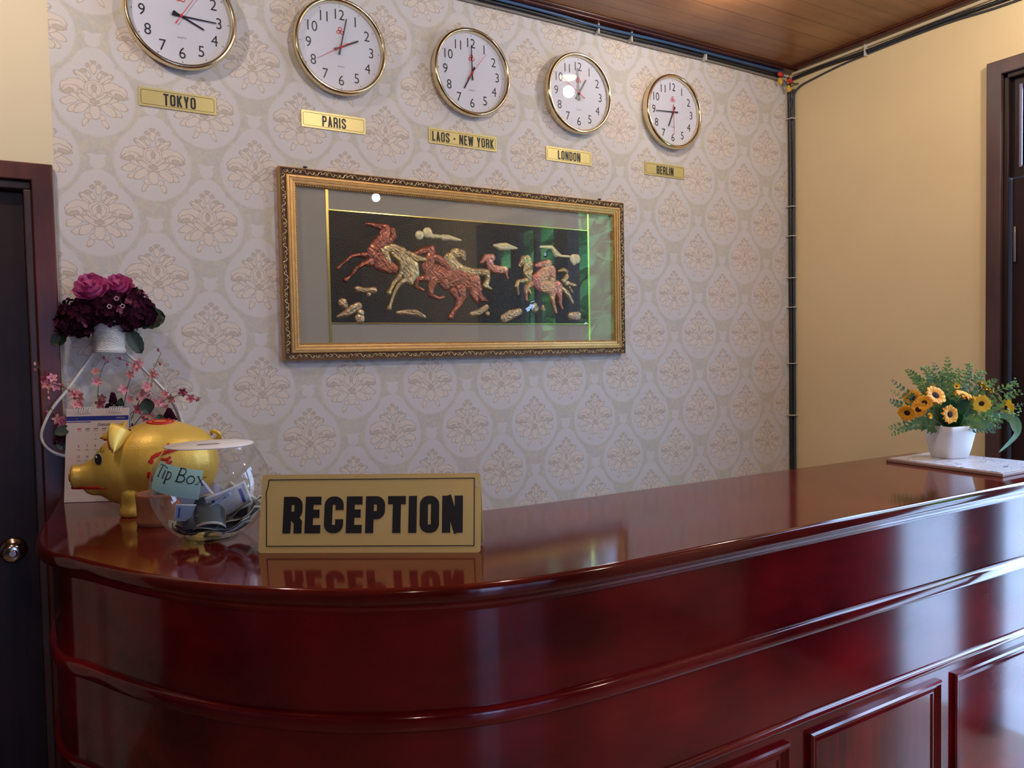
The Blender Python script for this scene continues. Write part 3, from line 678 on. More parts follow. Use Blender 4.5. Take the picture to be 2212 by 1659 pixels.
# ---------------------------------------------------------------- framed relief
px0, px1, pz0, pz1 = .652, 2.048, 1.515, 2.131
pic = tag(empty('framed_relief', (1.35, YB, 1.823)), 'gold framed metal relief of galloping horses behind glass on the damask wall', 'picture')
PO = Matrix.Translation((-1.35,-YB,-1.823))
def pb(mb, name, m, par=pic, bevel=0.0):
    o = mb.build(name, m, None, bevel); o.data.transform(PO); o.parent = par; return o
mb = MB(); rect_frame(mb, px0, px1, pz0, pz1, [(0,YB-.001),(0,YB-.026),(.004,YB-.030),(.022,YB-.026),(.023,YB-.031),(.026,YB-.033),(.031,YB-.033),(.0315,YB-.029),(.0335,YB-.029),(.034,YB-.0315),(.041,YB-.0305),(.0415,YB-.027),(.044,YB-.027),(.0445,YB-.0285),(.050,YB-.0275),(.0505,YB-.022),(.054,YB-.022),(.056,YB-.017),(.056,YB-.001)])
frm = pb(mb, 'frame', M_frame)
mb = MB(); rect_frame(mb, px0+.0035, px1-.0035, pz0+.0035, pz1-.0035, [(0,YB-.029),(0,YB-.0306),(.019,YB-.0268),(.019,YB-.0255)])
pb(mb, 'carved_ground', M_carveb, frm)
mb = MB()
def scroll_unit(fl):
    pts = []
    for k in range(9): a = radians(200-40*k); r = .0062*(1-.07*k); pts.append((-.011+r*cos(a), fl*(.0005+r*sin(a))))
    pts2 = [(-.011+.0062, -fl*.004),(-.003, fl*.0065),(.006, fl*.005),(.011,-fl*.004),(.017,-fl*.006),(.0195,0),(.016,fl*.0035)]
    return [pts, pts2]
def carve(ax, n, s0, s1, fixed, horiz, yb):
    for k in range(n):
        c = s0+(s1-s0)*(k+.5)/n; fl = 1 if k % 2 else -1
        for pts in scroll_unit(fl):
            P = [((c+u, yb, fixed+v) if horiz else (fixed+v, yb, c+u)) for u, v in pts]
            mb.tube(P, [.0009+.0011*sin(pi*(i+.6)/len(P)) for i in range(len(P))], 5, up=(0,1,0))
        q = (c+.0215, yb, fixed) if horiz else (fixed, yb, c+.0215); mb.sphere(q, .0026, 6, 4)
for zf in (pz0+.013, pz1-.013): carve('x', 32, px0+.012, px1-.012, zf, True, YB-.0292)
for xf in (px0+.013, px1-.013): carve('z', 13, pz0+.02, pz1-.02, xf, False, YB-.0292)
pb(mb, 'carved_scrollwork', M_carve, frm)
mb = MB()
i0 = .0525; n = 150
for k in range(n):
    x = px0+i0+(px1-px0-2*i0)*(k+.5)/n
    for z in (pz0+i0, pz1-i0): mb.sphere((x, YB-.0235, z), .0028, 5, 3)
for k in range(60):
    z = pz0+i0+(pz1-pz0-2*i0)*(k+.5)/60
    for x in (px0+i0, px1-i0): mb.sphere((x, YB-.0235, z), .0028, 5, 3)
pb(mb, 'bead_border', M_frame, frm)
ix0, ix1, iz0, iz1 = px0+.054, px1-.054, pz0+.054, pz1-.054
AX0, AX1, AZ0, AZ1 = .815, 1.872, 1.639, 2.008
pb(MB().box(ix0, ix1, YB-.010, YB-.006, iz0, iz1), 'mount', M_mat)
mb = MB().box(AX0, AX1, YB-.0125, YB-.0098, AZ0, AZ1); pb(mb, 'relief_ground', M_art)
for xx in (AX0-.004, AX1+.004): pb(MB().box(xx-.0045, xx+.0045, YB-.0118, YB-.0098, iz0+.002, iz1-.002), 'gold_strip', M_goldline)
for zz in (AZ0-.002, AZ1+.001): pb(MB().box(AX0, AX1, YB-.0135, YB-.0098, zz-.002, zz+.001), 'gold_edge', M_goldline)
pb(MB().box(ix0-.001, ix1+.001, YB-.0225, YB-.0205, iz0-.001, iz1+.001), 'picture_glass', M_glass)
RELIEF = {
'copper1': [[(148,341,6.2),(179,337,9.4),(213,332,14.6)],[(215,329,16.5),(209,299,20.7),(187,273,25.8),(169,250,24.0)],[(238,328,9.6),(243,304,11.3),(225,285,12.3)],[(168,238,25.6),(191,222,27.7),(217,203,25.3),(241,194,16.1)],[(185,202,17.4),(222,189,13.9),(243,187,9.7)],[(150,236,13.5),(114,235,7.1),(89,231,5.6),(71,214,5.0),(53,201,4.5),(41,188,6.9)],[(155,213,14.5),(129,207,9.2),(105,191,7.1),(92,172,5.6),(79,159,4.8),(66,150,7.5)]],
'gold4': [[(512,240,8.9),(506,258,15.8),(477,260,18.3)],[(453,240,20.8),(476,214,21.7),(503,201,17.8),(544,193,14.6),(586,195,14.8),(610,194,12.8),(610,165,10.7),(599,146,12.1),(625,134,4.3)]],
'gold2': [[(224,207,9.1),(218,228,11.2),(205,252,15.9)],[(194,258,8.9)],[(211,260,13.8),(237,265,16.6),(267,250,22.3),(285,226,30.7),(297,204,35.8),(303,182,32.6),(297,162,21.4)],[(237,246,7.5),(258,228,9.2),(268,206,9.8),(265,180,8.7)],[(259,168,9.7),(240,147,7.0),(228,127,5.9),(219,111,9.1)],[(272,153,10.3),(253,135,7.0),(239,110,5.4),(230,87,5.1),(224,70,5.1),(219,57,8.5)],[(294,249,10.9),(326,233,13.3),(357,230,7.8)],[(297,159,16.5),(302,147,9.9)]],
'copper3': [[(318,249,8.3),(346,260,11.2),(383,269,14.7)],[(386,259,14.8),(376,228,21.0),(370,202,23.7),(378,174,17.6)],[(402,239,14.3),(430,223,17.3),(450,205,14.5)],[(403,183,33.9),(449,169,34.5),(487,173,33.2)],[(363,166,13.0),(327,161,10.0),(321,135,7.2),(348,123,5.6)],[(391,160,17.7),(379,134,13.0),(376,108,10.2),(404,96,6.3),(427,100,5.2)],[(437,146,20.9)],[(438,162,31.9),(499,176,36.0),(543,160,38.4),(560,133,26.6)],[(566,118,17.5),(580,99,13.4),(606,90,4.3)],[(549,117,17.4),(562,87,9.1)],[(498,131,19.9),(507,104,13.7),(483,70,10.2),(465,49,8.1),(453,28,10.1)],[(467,121,14.9),(483,95,10.2),(479,73,6.8)]],
'copper5': [[(587,231,7.0),(605,251,12.8),(630,250,15.0)],[(619,236,15.7),(625,212,16.5),(654,206,15.9),(686,208,13.9)],[(690,202,7.3),(691,186,5.1),(697,177,4.4)]],
'gold6': [[(751,226,7.5),(769,252,13.6),(787,250,18.2)],[(791,231,21.3),(786,199,21.3),(790,180,16.0)],[(782,172,9.8),(741,166,7.5),(736,147,8.2),(743,119,4.8)]],
'copper7': [[(825,229,8.4),(856,237,13.2),(881,238,18.0)],[(887,219,19.6),(863,199,28.1),(828,178,23.9),(835,156,21.6)],[(843,153,22.5),(885,148,26.0),(921,149,26.3)],[(801,158,12.2),(778,145,9.8),(775,126,8.3),(778,97,6.8)],[(785,139,7.6),(796,123,6.1)],[(897,129,19.7),(896,99,11.0),(903,77,8.7),(912,52,7.1)],[(928,133,17.6),(932,103,10.4),(932,87,7.2),(942,68,6.0)],[(898,216,16.6),(900,177,15.8)]],
'tail7': [[(945,146,8.8),(968,127,12.1),(994,91,7.3)]],
'gold8': [[(930,212,5.2),(950,218,8.8),(966,212,10.5)],[(968,193,10.5),(951,176,10.4)],[(965,166,12.1),(1009,159,6.5)],[(981,150,5.3),(993,133,3.7)]],
'cloud1': [[(339,315,16.2)],[(370,326,18.6)],[(387,315,8.5),(430,315,5.2)],[(432,313,11.0),(453,314,9.3),(502,307,3.0)]],
'cloud2': [[(641,296,5.0),(665,293,13.1),(692,295,13.9),(740,291,3.0)]],
'cloud3': [[(846,302,3.9),(900,303,7.9),(919,280,13.5),(943,272,4.8),(983,272,4.0)],[(1003,263,18.8),(1018,264,18.1)],[(1005,250,12.3)]],
'rock1': [[(108,121,10.7),(131,117,9.3),(165,118,12.0)],[(146,104,8.8)]],
'rock2': [[(54,74,15.5),(61,65,11.3)]],
'rock3': [[(107,63,14.8),(89,53,15.7),(63,38,11.0),(35,28,4.0)],[(116,41,12.8)],[(113,22,16.9)]],
'rock4': [[(250,43,6.5),(285,45,10.4),(318,43,11.6),(351,30,6.2)]],
'rock5': [[(540,41,9.0),(572,49,12.0),(602,66,11.4)],[(607,43,9.3)]],
'rock6': [[(678,26,16.8),(704,39,18.5),(745,52,13.5)]],
'rock7': [[(816,77,10.7),(816,67,17.7)]],
'rock8': [[(853,73,7.0),(853,66,12.4)]],
'rock9': [[(983,38,13.8),(1019,39,17.3)]],
}

def relief(name, chains, m, hs=.55, base_y=YB-.0122, groove=0.0, step=1.5, lab=None, gang=0.6):
    pts = [q for c in chains for q in c]
    xa = min(q[0]-q[2] for q in pts)-2; xb = max(q[0]+q[2] for q in pts)+2; za = min(q[1]-q[2] for q in pts)-2; zb = max(q[1]+q[2] for q in pts)+2
    nx = int((xb-xa)/step)+1; nz = int((zb-za)/step)+1
    Hh = [[0.0]*(nz+1) for _ in range(nx+1)]
    for ci, c in enumerate(chains):
        segs = list(zip(c, c[1:])) if len(c) > 1 else [(c[0], c[0])]
        for (ax,az,ar),(bx,bz,br) in segs:
            R = max(ar,br); L2 = (bx-ax)**2+(bz-az)**2
            i0_ = max(0,int((min(ax,bx)-R-xa)/step)); i1_ = min(nx,int((max(ax,bx)+R-xa)/step)+1)
            j0_ = max(0,int((min(az,bz)-R-za)/step)); j1_ = min(nz,int((max(az,bz)+R-za)/step)+1)
            for i in range(i0_, i1_+1):
                x = xa+i*step
                for j in range(j0_, j1_+1):
                    z = za+j*step
                    t = 0 if L2 < 1e-6 else max(0,min(1,((x-ax)*(bx-ax)+(z-az)*(bz-az))/L2))
                    r = ar+(br-ar)*t; d = hypot(x-ax-(bx-ax)*t, z-az-(bz-az)*t)
                    if d < r:
                        h = sqrt(1-(d/r)**2)*min(r,10)*hs
                        if groove: h *= 1+groove*.16*sin(x*.31+1.3*sin(z*.17))*sin(z*.27+1.1*sin(x*.13))
                        h += ci*.12
                        if h > Hh[i][j]: Hh[i][j] = h
    # raised strands of mane and muscle laid along the thick chains
    rnd = random.Random(len(pts)); Sx = {}
    for c in chains:
        if len(c) < 2 or max(q[2] for q in c) < 8.5 or not groove: continue
        thick = sum(q[2] for q in c)/len(c); ns = max(2, int(thick/3.2))
        for s_ in range(ns):
            o_ = -.82+1.64*(s_+.5)/ns; wl = rnd.uniform(.12,.3); pp = rnd.uniform(0,6); t0_, t1_ = rnd.uniform(0,.35), rnd.uniform(.6,1)
            steps = 40; prevp = None
            for k in range(steps+1):
                T_ = (t0_+(t1_-t0_)*k/steps)*(len(c)-1); q0 = min(len(c)-2, int(T_)); f = T_-q0
                a_, b_ = c[q0], c[q0+1]; L_ = hypot(b_[0]-a_[0], b_[1]-a_[1])+.01
                r = a_[2]+(b_[2]-a_[2])*f; nxx, nzz = -(b_[1]-a_[1])/L_, (b_[0]-a_[0])/L_; oo = r*(o_+.14*sin(k*wl+pp))
                X_, Z_ = a_[0]+(b_[0]-a_[0])*f+nxx*oo, a_[1]+(b_[1]-a_[1])*f+nzz*oo; rr = 1.1+1.5*sin(pi*k/steps)
                for i in range(int((X_-rr-xa)/step), int((X_+rr-xa)/step)+2):
                    for j in range(int((Z_-rr-za)/step), int((Z_+rr-za)/step)+2):
                        d = hypot(xa+i*step-X_, za+j*step-Z_)
                        if d < rr: v = 1.5*groove*sqrt(1-(d/rr)**2); Sx[(i,j)] = max(Sx.get((i,j),0), v)
    for (i,j), v in Sx.items():
        if 0 <= i <= nx and 0 <= j <= nz and Hh[i][j] > .6: Hh[i][j] += v
    mb = MB(); idx = {}
    for i in range(nx+1):
        for j in range(nz+1):
            near = Hh[i][j] > 0 or any(Hh[max(0,min(nx,i+a))][max(0,min(nz,j+b))] > 0 for a in (-1,0,1) for b in (-1,0,1))
            if near:
                idx[(i,j)] = len(mb.v); h = Hh[i][j]
                mb.v.append(((xa+i*step)/1000+.80, base_y-(min(h,8.0))/1000, (za+j*step)/1000+1.63))
    for i in range(nx):
        for j in range(nz):
            q = [(i,j),(i+1,j),(i+1,j+1),(i,j+1)]
            if all(k in idx for k in q) and any(Hh[a][b] > 0 for a,b in q): mb.f.append(tuple(idx[k] for k in q)); mb.sm.append(True); mb.mi.append(0)
    o = pb(mb, name, m)
    if lab: o['label'] = lab
    return o
RM = {'copper1':(M_copper,'horse','rearing copper horse at the left front'),'gold4':(M_horsegold,'horse','gold horse looking back'),'gold2':(M_horsegold,'horse','gold horse with lowered head and streaming mane'),'copper3':(M_copper,'horse','large copper horse in the middle'),
      'copper5':(M_copper2,'horse','small copper horse behind'),'gold6':(M_horsegold,'horse','gold horse rearing at the right'),'copper7':(M_copper2,'horse','light copper horse rearing at the right'),'tail7':(M_horsegold,'horse_tail','gold tail of the right copper horse'),'gold8':(M_horsegold,'horse','smallest horse at the far right')}
for k, ch in RELIEF.items():
    if k in RM: m, n_, lb = RM[k]; relief(n_, ch, m, .62, YB-.0124-(.0006 if k in ('gold2','copper7') else .0), .75, 1.1, lb)
    elif k.startswith('cloud'): relief('cloud', ch, M_cloud, .42, groove=.5, step=1.3)
    else: relief('rock', ch, M_rock, .5, groove=.9, step=1.3)
for x in (.742, 1.936): pb(MB().lathe([(.004,0),(.004,.006)], 10, Matrix.Translation((x, YB-.012, pz1)) ).lathe([(.0075,.006),(.0075,.009)], 10, Matrix.Translation((x, YB-.012, pz1))), 'hanging_screw', M_cable)

# ---------------------------------------------------------------- cables
def cable(name, pts, r, m, label, group='cables round the ceiling edge', sub=4):
    o = MB().tube(crom(pts, sub), r, 8).build(name, m); return tag(o, label, 'cable', group)
cable('cable', [(1.2,YB-.012,2.815),(1.6,YB-.010,2.817),(1.9,YB-.014,2.809),(2.3,YB-.010,2.815),(2.7,YB-.010,2.812),(3.0,YB-.010,2.812),(3.04,YB-.012,2.808)], .008, M_cable, 'thick black cable along the top of the damask wall')
cable('cable', [(1.2,YB-.030,2.821),(1.7,YB-.030,2.821),(1.95,YB-.032,2.814),(2.3,YB-.030,2.821),(3.02,YB-.030,2.820)], .006, M_cableb, 'blue cable above the black one on the damask wall')
cable('cable', [(1.2,YB-.008,2.800),(1.8,YB-.008,2.801),(2.2,YB-.008,2.796),(2.6,YB-.008,2.800),(2.98,YB-.008,2.794),(3.03,YB-.008,2.785)], .005, M_cableg, 'grey cable below the black one on the damask wall')
cable('cable', [(XR-.012,YB-.03,2.825),(XR-.010,2.0,2.824),(XR-.010,1.4,2.823),(XR-.010,.6,2.822)], .008, M_trunk, 'pale cream cable along the top of the tan wall', 'cables on the tan wall')
cable('cable', [(XR-.012,YB-.03,2.803),(XR-.010,2.3,2.806),(XR-.012,2.05,2.801),(XR-.010,1.75,2.806),(XR-.014,1.4,2.797),(XR-.010,.6,2.804)], .008, M_cable, 'thick black cable under the cream one on the tan wall', 'cables on the tan wall')
cable('cable', [(XR-.020,YB-.02,2.66),(XR-.012,YB-.05,2.745),(XR-.008,2.33,2.772),(XR-.008,2.12,2.789),(XR-.008,1.75,2.794),(XR-.010,1.45,2.779),(XR-.008,.6,2.788)], .004, M_slate, 'thin slate cable sagging along the tan wall into the corner', 'cables on the tan wall')
MBc = MB()
for pts, r in (([(3.078,YB-.016,2.78),(3.083,YB-.018,2.4),(3.081,YB-.018,2.0),(3.085,YB-.016,1.6),(3.083,YB-.016,1.0),(3.083,YB-.016,.3)], .0085),):
    MBc.tube(crom(pts,4), r, 8)
tag(MBc.build('cable', M_cable), 'black cable running down the room corner', 'cable', 'cables in the corner')
tag(MB().tube(crom([(3.088,YB-.034,2.75),(3.091,YB-.032,2.3),(3.086,YB-.034,2.05),(3.090,YB-.030,1.7),(3.088,YB-.032,.3)],4), .006, 8).build('cable', M_slate), 'slate cable beside the black one down the corner', 'cable', 'cables in the corner')
CLIPW = ['topmost of the seven','second from the top','third from the top','middle one of the seven','third from the bottom','second from the bottom','lowest of the seven']
for z in (2.615, 2.20, 2.06, 1.86, 1.72, 1.45, 1.2):
    tag(MB().box(3.068, 3.100, YB-.040, YB-.003, z-.002, z+.002).build('cable_clip', M_clip), 'white clip on the corner cables, ' + CLIPW.pop(0), 'clip', 'white cable clips in the corner')
tag(MB().box(XR-.024, XR-.001, 2.085, 2.09, 2.780, 2.834).build('cable_clip', M_clip), 'white clip tying the cables on the tan wall', 'clip')
for x, z, wh in ((1.93,2.79,'above the London clock'),(2.10,2.79,'between London and Berlin clocks'),(2.52,2.79,'right of the Berlin clock')):
    tag(MB().box(x, x+.006, YB-.03, YB-.002, z, z+.042).build('cable_clip', M_clip), 'white clip tying the ceiling edge cables, ' + wh, 'clip', 'white cable clips on the damask wall')
def cap(x, y, z, m, lab, d):
    t = empty('wire_cap', (x,y,z)); tag(t, lab, 'wire cap', 'wire caps in the corner')
    M = Vector(d).to_track_quat('Z','Y').to_matrix().to_4x4()
    MB().lathe([(.004,-.016),(.009,-.014),(.011,.008),(.008,.014),(0,.015)], 10, M, True, False).build('cap_body', m, t)
    MB().tube([tuple(M @ Vector((0,0,-.015))), tuple(M @ Vector((.006,0,-.035))), tuple(M @ Vector((.018,.004,-.045)))], .0025, 6).build('wire_tail', M_cable, t)
cap(2.995,YB-.035,2.806,M_wireR,'upper left red wire cap in the ceiling corner',(-1,0,.4))
cap(3.000,YB-.030,2.776,M_wireY,'upper left yellow wire cap in the ceiling corner',(.3,0,-1))
cap(3.048,YB-.045,2.782,M_wireR,'lower right red wire cap in the ceiling corner',(-1,-.1,.3))
cap(3.052,YB-.035,2.748,M_wireY,'lower right yellow wire cap in the ceiling corner',(.4,0,-1))
for i, (x0, x1, zt) in enumerate(((.262,.476,2.322),(.737,.954,2.325),(1.189,1.465,2.328),(1.687,1.904,2.324),(2.185,2.410,2.320))): plate(i, x0, x1, zt, .054)

# ---------------------------------------------------------------- potted sunflowers on a stone tile
tl = tag(empty('stone_tile', (0,0,0)), 'pale veined stone tile under the flower pot at the right end of the counter', 'tile')
def tile_mat():
    m = mat('veined_tile', srgb(206,206,212), 0.25)
    nt = m.node_tree; N = nt.nodes; L = nt.links; b = N['Principled BSDF']
    tc = N.new('ShaderNodeTexCoord'); n = N.new('ShaderNodeTexNoise'); n.inputs['Scale'].default_value = 7; n.inputs['Detail'].default_value = 2; n.inputs['Distortion'].default_value = 2.0
    mp = N.new('ShaderNodeMapping'); mp.inputs['Scale'].default_value = (1,2.2,1); L.new(tc.outputs['Object'], mp.inputs[0]); L.new(mp.outputs[0], n.inputs['Vector'])
    s = N.new('ShaderNodeMath'); s.operation = 'SUBTRACT'; s.inputs[1].default_value = .5; L.new(n.outputs[0], s.inputs[0])
    a = N.new('ShaderNodeMath'); a.operation = 'ABSOLUTE'; L.new(s.outputs[0], a.inputs[0])
    r = N.new('ShaderNodeMapRange'); r.inputs[1].default_value = .002; r.inputs[2].default_value = .014; L.new(a.outputs[0], r.inputs[0])
    mx = N.new('ShaderNodeMix'); mx.data_type = 'RGBA'; mx.inputs[6].default_value = srgb(104,104,132); mx.inputs[7].default_value = srgb(206,206,212)
    L.new(r.outputs[0], mx.inputs[0]); L.new(mx.outputs[2], b.inputs['Base Color']); return m
tp = [(2.283,1.125),(2.585,1.125),(2.585,1.50),(2.320,1.50)]
mb = MB(); mb.add([(x,y,CT+.0002) for x,y in tp]+[(x,y,CT+.010) for x,y in tp], [(3,2,1,0),(4,5,6,7)]+[(i,(i+1)%4,(i+1)%4+4,i+4) for i in range(4)])
mb.build('tile_body', mat('tile_edge_brown', srgb(150,120,108), .5), tl, .002)
tp2 = offset_poly(tp, -.009)
mb = MB(); mb.add([(x,y,CT+.0101) for x,y in tp2]+[(x,y,CT+.012) for x,y in tp2], [(3,2,1,0),(4,5,6,7)]+[(i,(i+1)%4,(i+1)%4+4,i+4) for i in range(4)]); mb.build('tile_face', tile_mat(), tl)
PX_, PY_, PZ_ = 2.484, 1.386, CT+.0122
pf = tag(empty('potted_sunflowers', (PX_,PY_,PZ_), 0), 'artificial sunflowers and ferns in a square white pot on the stone tile', 'flower pot')
pf_inv = Matrix.Translation((-PX_,-PY_,-PZ_))
def fb(mb, name, m, par=pf, inv=pf_inv, lab=None, M2=None):
    o = mb.build(name, m, None, 0.0, False); o.data.transform(inv); o.parent = par
    if lab: o['label'] = lab
    return o
def sq(h, r):
    return arc(h-r,h-r,r,r,0,90,4)+arc(-h+r,h-r,r,r,90,180,4)+arc(-h+r,-h+r,r,r,180,270,4)+arc(h-r,-h+r,r,r,270,360,4)
mb = MB(); prof = [(.0385,0),(.041,.003),(.0465,.03),(.0515,.06),(.0555,.085),(.0585,.102),(.0560,.102),(.052,.085),(.047,.05),(.042,.03)]
vs = []; n = 20
ra = radians(-14)
for h, z in prof: vs += [(x*cos(ra)-y*sin(ra), x*sin(ra)+y*cos(ra), z + (.003*abs(sin(2*atan2(y,x)))**2 if z > .09 else 0)) for x,y in sq(h,.012)]
fs = [(k*n+i, k*n+(i+1)%n, (k+1)*n+(i+1)%n, (k+1)*n+i) for k in range(len(prof)-1) for i in range(n)]+[tuple(range(n))[::-1], tuple(range((len(prof)-1)*n, len(prof)*n))]
mb.add(vs, fs, True); p_ = mb.build('pot', M_pot, pf)
MB().add([(x*.92*cos(ra)-y*.92*sin(ra), x*.92*sin(ra)+y*.92*cos(ra), .088) for x,y in sq(.053,.012)], [tuple(range(n))]).build('foam_fill', M_dkleaf, pf)
def petal_ring(mb, c, nrm, n, r0, r1, wd, lift, rnd, droop=0.0, ph=0.0):
    nrm = Vector(nrm).normalized(); u = nrm.orthogonal().normalized(); v = nrm.cross(u); c = Vector(c)
    for k in range(n):
        a = 2*pi*k/n+ph+rnd.uniform(-.06,.06); d = u*cos(a)+v*sin(a); s = nrm.cross(d); rr = r1*rnd.uniform(.9,1.08)
        rows = [(r0,.45,0),((r0+rr)*.42,.95,lift*.6),((r0+rr)*.66,.85,lift),(rr*.92,.4,lift-droop*.5),(rr,.02,lift-droop)]
        k0 = len(mb.v); vs = []
        for q, w_, z in rows: vs += [c+d*q-s*wd*w_+nrm*(z+.0015), c+d*q+nrm*z, c+d*q+s*wd*w_+nrm*(z+.0015)]
        mb.add(vs, [(3*i+j,3*i+j+1,3*i+j+4,3*i+j+3) for i in range(4) for j in range(2)], True)
def disc(mb, c, nrm, r, h=.35):
    M = Matrix.Translation(c) @ Vector(nrm).to_track_quat('Z','Y').to_matrix().to_4x4()
    mb.lathe([(r*cos(radians(a)), r*h*sin(radians(a))) for a in (0,15,35,55,75,90)], 14, M, False, False)
rs = random.Random(3)
TOC = Vector((0,0,1.525))
def tocam(c): return (TOC-Vector(c)).normalized()
FL = [((2.389,1.377,1.367),(-.2,-.5,.35),.030,.0125,M_sun),((2.385,1.330,1.310),(-.25,-.8,.05),.026,.011,M_sun),((2.403,1.462,1.354),(-1,-.25,.15),.028,.011,M_sun),((2.311,1.422,1.314),(-.9,-.3,-.35),.025,.010,M_sun),
      ((2.341,1.404,1.324),(-.7,-.6,-.3),.024,.010,M_sun),((2.470,1.446,1.388),(-.5,-.3,.9),.024,.009,M_sun),((2.493,1.349,1.365),(.0,-.45,.9),.026,.008,M_sun),((2.604,1.341,1.386),(.35,-.5,.75),.030,.010,M_suny),
      ((2.543,1.318,1.336),(-.75,-.8,-.1),.026,.009,M_suny),((2.656,1.300,1.317),(.95,-.35,.0),.026,.010,M_suny),((2.35,1.39,1.345),(-.8,-.5,.1),.022,.009,M_sun)]
stems = MB()
for c, nn, r1, rc, m in FL:
    mb = MB(); r1 *= 1.12; petal_ring(mb, c, nn, 13, rc*.8, r1, .0074, .004, rs, .003); petal_ring(mb, tuple(Vector(c)-Vector(nn).normalized()*.002), nn, 11, rc*.8, r1*.97, .0068, .001, rs, .006, .25)
    f_ = fb(mb, 'sunflower', m, lab=None)
    mb = MB(); disc(mb, c, nn, rc); fb(mb, 'flower_disc', M_sunc, f_, Matrix.Identity(4)).data.transform(pf_inv)
    b_ = Vector(c)-Vector(nn).normalized()*.006; e_ = Vector((PX_+rs.uniform(-.02,.02),PY_+rs.uniform(-.02,.02),PZ_+.088)); mid = (b_*.55+e_*.45)-Vector(nn).normalized()*.012
    stems.tube([b_, mid, e_], .0016, 5)
for c, nn in (((2.328,1.364,1.306),(-.2,-1,.3)),((2.487,1.366,1.391),(-.6,-.7,.3)),((2.42,1.34,1.312),(-.3,-.8,.3)),((2.51,1.33,1.352),(.3,-.8,.3))):
    mb = MB(); petal_ring(mb, c, nn, 9, .003, .0105, .003, .006, rs, 0); f_ = fb(mb, 'small_yellow_flower', M_suny)
    mb = MB(); disc(mb, c, nn, .0036); fb(mb, 'flower_disc', M_sunc, f_)
    stems.tube([Vector(c), (Vector(c)*.5+Vector((PX_,PY_,PZ_+.09))*.5), (PX_,PY_,PZ_+.088)], .0012, 5)
fb(stems, 'stems', M_stem)
def fern(mb, base, tip, w_, n=16, droop=.02, rnd=rs, broad=.35):
    base = Vector(base); tip = Vector(tip); mid = (base+tip)/2+Vector((0,0,droop)); path = crom([base, mid, tip], 8)
    mb.tube(path, [.0012*(1-.7*i/len(path)) for i in range(len(path))], 4)
    ax = (tip-base).normalized(); side = ax.cross(tocam(mid)).normalized()
    for i in range(n):
        t = .22+.78*i/n; q = path[min(len(path)-1,int(t*(len(path)-1)))]; ln = w_*(1-t)**.6+.004
        for sg_ in (-1,1):
            d = (side*sg_+ax*.8+Vector((rnd.uniform(-.35,.35),rnd.uniform(-.35,.35),rnd.uniform(-.35,.35)))).normalized(); o = d.cross(tocam(q)).normalized()*ln*broad*.35
            mb.add([q, q+d*ln*.5+o, q+d*ln, q+d*ln*.5-o], [(0,1,2,3)], True)
B0 = (PX_,PY_,PZ_+.09)
tips = [(2.347,1.499,1.416),(2.389,1.475,1.449),(2.49,1.473,1.455),(2.516,1.457,1.469),(2.506,1.406,1.489),(2.618,1.395,1.455),(2.602,1.345,1.435),(2.699,1.284,1.395),(2.708,1.278,1.374),(2.712,1.273,1.329),(2.643,1.255,1.289),
        (2.342,1.5,1.383),(2.339,1.501,1.351),(2.255,1.454,1.265),(2.263,1.448,1.243),(2.526,1.265,1.25),(2.498,1.284,1.268),(2.56,1.40,1.45),(2.45,1.44,1.43),(2.66,1.33,1.41),(2.53,1.43,1.455),(2.58,1.37,1.45),(2.42,1.47,1.425),(2.60,1.28,1.28),(2.57,1.27,1.262)]
for k, tpn in enumerate(tips):
    mb = MB(); fern(mb, B0, tpn, rs.uniform(.024,.040), 24, rs.uniform(.0,.03), broad=rs.uniform(.3,.9)); fb(mb, 'fern_frond', M_fern if k % 3 else M_ltleaf)
def little(mb, c, r, n, rnd, s):        # sprays of tiny round leaves
    for i in range(n):
        q = Vector(c)+Vector((rnd.gauss(0,r),rnd.gauss(0,r),rnd.gauss(0,r*.7))); mb.sphere(q, (s,s,s*.7), 6, 4)
for c, r, n in (((2.525,1.40,1.425),.018,40),((2.50,1.44,1.42),.018,34),((2.60,1.36,1.425),.016,34),((2.69,1.29,1.385),.016,24),((2.62,1.27,1.30),.015,30),((2.44,1.45,1.41),.016,24),((2.55,1.29,1.29),.013,24),((2.48,1.47,1.45),.006,10),((2.61,1.39,1.455),.006,10)):
    mb = MB(); little(mb, c, r, n, rs, .0038); fb(mb, 'leaf_spray', M_fern)
def blade(mb, pts, w_, side=None, seg=5):
    P = crom(pts, seg); n = len(P); vs = []
    for i, q in enumerate(P):
        t = i/(n-1); ww = w_*sin(pi*min(1,.12+.88*t))**.7 if t < 1 else 0
        ax = (P[min(i+1,n-1)]-P[max(i-1,0)]).normalized(); s = (Vector(side) if side else ax.cross(tocam(q))).normalized()
        up = s.cross(ax); vs += [q-s*ww+up*ww*.3, q, q+s*ww+up*ww*.3]
    mb.add(vs, [(3*i+j,3*i+j+1,3*i+j+4,3*i+j+3) for i in range(n-1) for j in range(2)], True)
mb = MB(); blade(mb, [(2.60,1.31,1.30),(2.63,1.26,1.285),(2.610,1.245,1.24),(2.53,1.26,1.185)], .009); fb(mb, 'drooping_leaf', M_ltleaf)
mb = MB(); blade(mb, [(2.58,1.30,1.30),(2.60,1.26,1.29),(2.575,1.236,1.249)], .010); fb(mb, 'drooping_leaf', M_ltleaf)
for k in range(16):
    a = rs.uniform(0,2*pi); r = rs.uniform(.03,.10); c = Vector((PX_+r*cos(a), PY_+r*sin(a)*.7, PZ_+rs.uniform(.12,.20)))
    mb = MB(); blade(mb, [B0, (Vector(B0)*.5+c*.5)+Vector((0,0,.01)), c], .018); fb(mb, 'broad_leaf', M_leaf)

